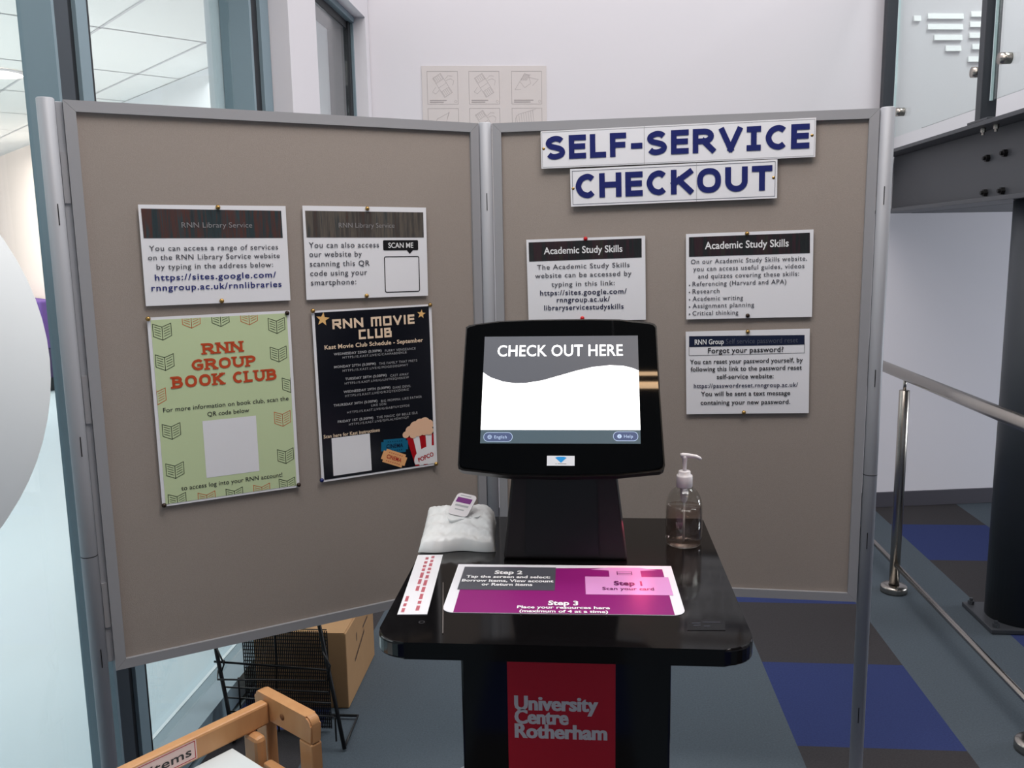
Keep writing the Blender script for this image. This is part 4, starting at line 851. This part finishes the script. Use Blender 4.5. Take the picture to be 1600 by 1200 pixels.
mb = MB(); mb.lathe([(0, .1546), (.0045, .1546), (.0040, .160), (.0046, .172), (.0052, .180), (.0058, .186), (0, .1875)], seg=16, m=M_WHITEP)
mb.tube([(-.0085, 0, .1855), (-.004, 0, .1862), (.008, -.001, .1860), (.022, -.003, .1845), (.029, -.004, .1815), (.0315, -.004, .1785)], [.0045, .0052, .0046, .0040, .0036, .0032], 12, M_WHITEP); mb.build('pump_head', None, bt)
mb = MB(); mb.lathe([(0, .1209), (.0085, .1209), (.0078, .100), (.0062, .092), (.0035, .088), (0, .088)], seg=16, m=M_WHITEP); mb.tube([(0, 0, .088), (0, 0, .006)], .0022, 8, mat('dip_tube', (230, 230, 230), .4)); mb.build('pump_tube', None, bt)

# ================================================================== LOW LEFT: BOX, RACK, TROLLEY
bx = empty('cardboard_box', (-.945, 2.80, 0), (0, 0, R(1))); tag(bx, 'closed brown cardboard box on the carpet behind the black wire rack', 'cardboard box')
mb = MB(); mb.box(-.155, .155, -.19, .19, .001, .262, M_CARD, .003); mb.build('carton', None, bx)
mb = MB(); mb.box(-.150, .150, -.19, .19, .2625, .2645, M_CARD); mb.box(-.025, .025, -.191, .191, .2647, .2650, mat('parcel_tape', (188, 150, 104), .35)); mb.build('top_flaps', None, bx)
mb = MB(); I_BOX = ink('box_print', (84, 58, 44))
def bxp(pts): mb.face([(.1556, y, z) for y, z in pts], I_BOX)
for q in range(13): bxp([(-.09 + q * .011, .115 + q * .0035), (-.083 + q * .011, .115 + q * .0035), (-.083 + q * .011, .128 + q * .0035), (-.09 + q * .011, .128 + q * .0035)])
bxp([(-.06, .175), (-.052, .175), (-.052, .205), (-.06, .205)]); bxp([(.03, .18), (.10, .19), (.10, .198), (.03, .188)])
mb.build('side_print', None, bx)
rk = empty('wire_rack', (-.93, 2.43, 0)); tag(rk, 'black wire leaflet rack standing behind the notice board, in front of the box', 'wire rack')
RX, RY = -.93, 2.43
def tb(name, pts, r=.0045, sub=None):
    mb = MB()
    for P_ in (pts if isinstance(pts[0][0], (tuple, list)) else [pts]): mb.tube([(p[0] - RX, p[1] - RY, p[2]) for p in P_], r, 8, M_WIRE)
    return mb.build(name, None, rk)
tb('leg', [(-.735, 2.372, .006), (-.775, 2.41, .18), (-.818, 2.45, .36), (-.90, 2.53, .72)], .0065)
tb('leg', [(-1.085, 2.385, .006), (-1.110, 2.41, .12), (-1.150, 2.45, .265), (-1.19, 2.50, .46), (-1.13, 2.53, .72)], .0065)
tb('leg', [(-.97, 2.46, .004), (-.965, 2.46, .32), (-.962, 2.53, .72)], .003)
tb('cross_bar', [(-.80, 2.445, .222), (-1.16, 2.45, .238), (-1.13, 2.46, .236)], .0035); tb('cross_bar', [(-.90, 2.53, .72), (-1.13, 2.53, .72)], .0045)
tb('foot_bar', [(-.735, 2.372, .012), (-.74, 2.55, .012), (-1.07, 2.55, .012), (-1.085, 2.385, .012)], .0045)
tb('basket', [[(-1.145, 2.44, .215), (-1.135, 2.41, .20), (-.80, 2.42, .20)], [(-1.13, 2.43, .165), (-.79, 2.42, .162)], [(-1.12, 2.43, .13), (-.785, 2.42, .126)], [(-1.11, 2.42, .09), (-.775, 2.41, .088)], [(-1.145, 2.44, .29), (-1.12, 2.43, .24), (-1.13, 2.43, .215)], [(-.80, 2.41, .30), (-.775, 2.40, .26), (-.79, 2.41, .20)], [(-1.075, 2.425, .10), (-1.075, 2.425, .2)], [(-.765, 2.39, .10), (-.765, 2.39, .02)]], .0028)
ms = []
for i in range(46): x = -1.075 + i * .006; ms.append([(x, 2.475, .01), (x - .0, 2.475, .335)])
for j in range(28): z = .015 + j * .012; ms.append([(-1.075, 2.476, z), (-.805, 2.476, z)])
mb = MB()
for P_ in ms: mb.tube([(p[0] - RX, p[1] - RY, p[2]) for p in P_], .0021, 4, M_WIRE, cap=False)
mb.build('mesh_back', None, rk)
# beech trolley
tr = empty('book_trolley', (-.612, 1.455, 0)); tr.rotation_euler = (0, 0, math.atan2(-.575, .818)); tag(tr, 'beech wood book trolley with white tray and label on its rail', 'book trolley')
# local x = along the end frame (towards the kiosk), local -y = towards the viewer
def frame_end(y0, y1, name):
    o_ = rrect(0, .168, 0.06, .700, .02, 8, (0, 0, .018, .012)); i0 = rrect(.034, .133, 0.06, .652, .004, 3, (0, 0, .004, .004))
    mb = MB()
    mb.prism(rrect(.0, .168, .650, .700, .0, 8, (0, 0, .016, .012)), y0, y1, 'y', M_WOOD)
    ed = [e_ for e_ in mb.bm.edges]; bmesh.ops.bevel(mb.bm, geom=ed, offset=.003, segments=2, affect='EDGES'); e1 = mb.build(name, None, tr)
    for (x0, x1) in ((.0, .034), (.131, .168)): mb = MB(); mb.box(x0, x1, y0, y1, .06, .6505, M_WOOD, .003); mb.build('leg', None, tr)
    mb = MB(); mb.tube([(.085, y0 - .0006, .675), (.085, y0 - .001, .675)], .006, 12, mat('wood_plug', (120, 78, 44), .6)); mb.build('plug', None, e1)
    for x in (.018, .150): mb = MB(); mb.lathe([(0, .001), (.006, .001), (.02, .012), (.02, .045), (.008, .0598), (0, .0598)], (x, (y0 + y1) / 2, 0), 16, M_SLOT); mb.build('castor', None, tr)
frame_end(-.005, .017, 'end_handle'); frame_end(-.62, -.598, 'end_handle')
mb = MB(); mb.box(.024, .046, -.5975, -.006, .648, .690, M_WOOD, .004); ra = mb.build('side_rail', None, tr)
mb = MB(); mb.box(.122, .144, -.5975, -.006, .500, .542, M_WOOD, .004); mb.build('side_rail', None, tr)
mb = MB(); mb.box(.028, .072, -.052, -.030, .30, .6475, M_WOOD, .008); mb.build('tray_upright', None, tr)
mb = MB(); mb.box(.080, .145, -.048, -.030, .588, .606, M_WOOD, .004); mb.build('tray_bearer', None, tr)
mb = MB(); mb.box(.048, .160, -.585, -.085, .628, .640, M_TRAY, .002); mb.build('tray', None, tr)
mb = MB(); mb.face([(.0463, -.150, .652), (.0463, -.330, .652), (.0463, -.330, .687), (.0463, -.150, .687)], ink('label_pink', (224, 196, 190))); lb = mb.build('rail_label', None, ra)
f = Flat('xz', 0); f.P = lambda x, y, o: Vector((.0465 + o, x, y)); f.frame([(-.327, .6545), (-.153, .6545), (-.153, .6845), (-.327, .6845)], .0014, I_RED); f.text('items', -.196, .6695, .072, .0150, I_BLACK, .01, 1.02); f.build('label_lettering', lb)
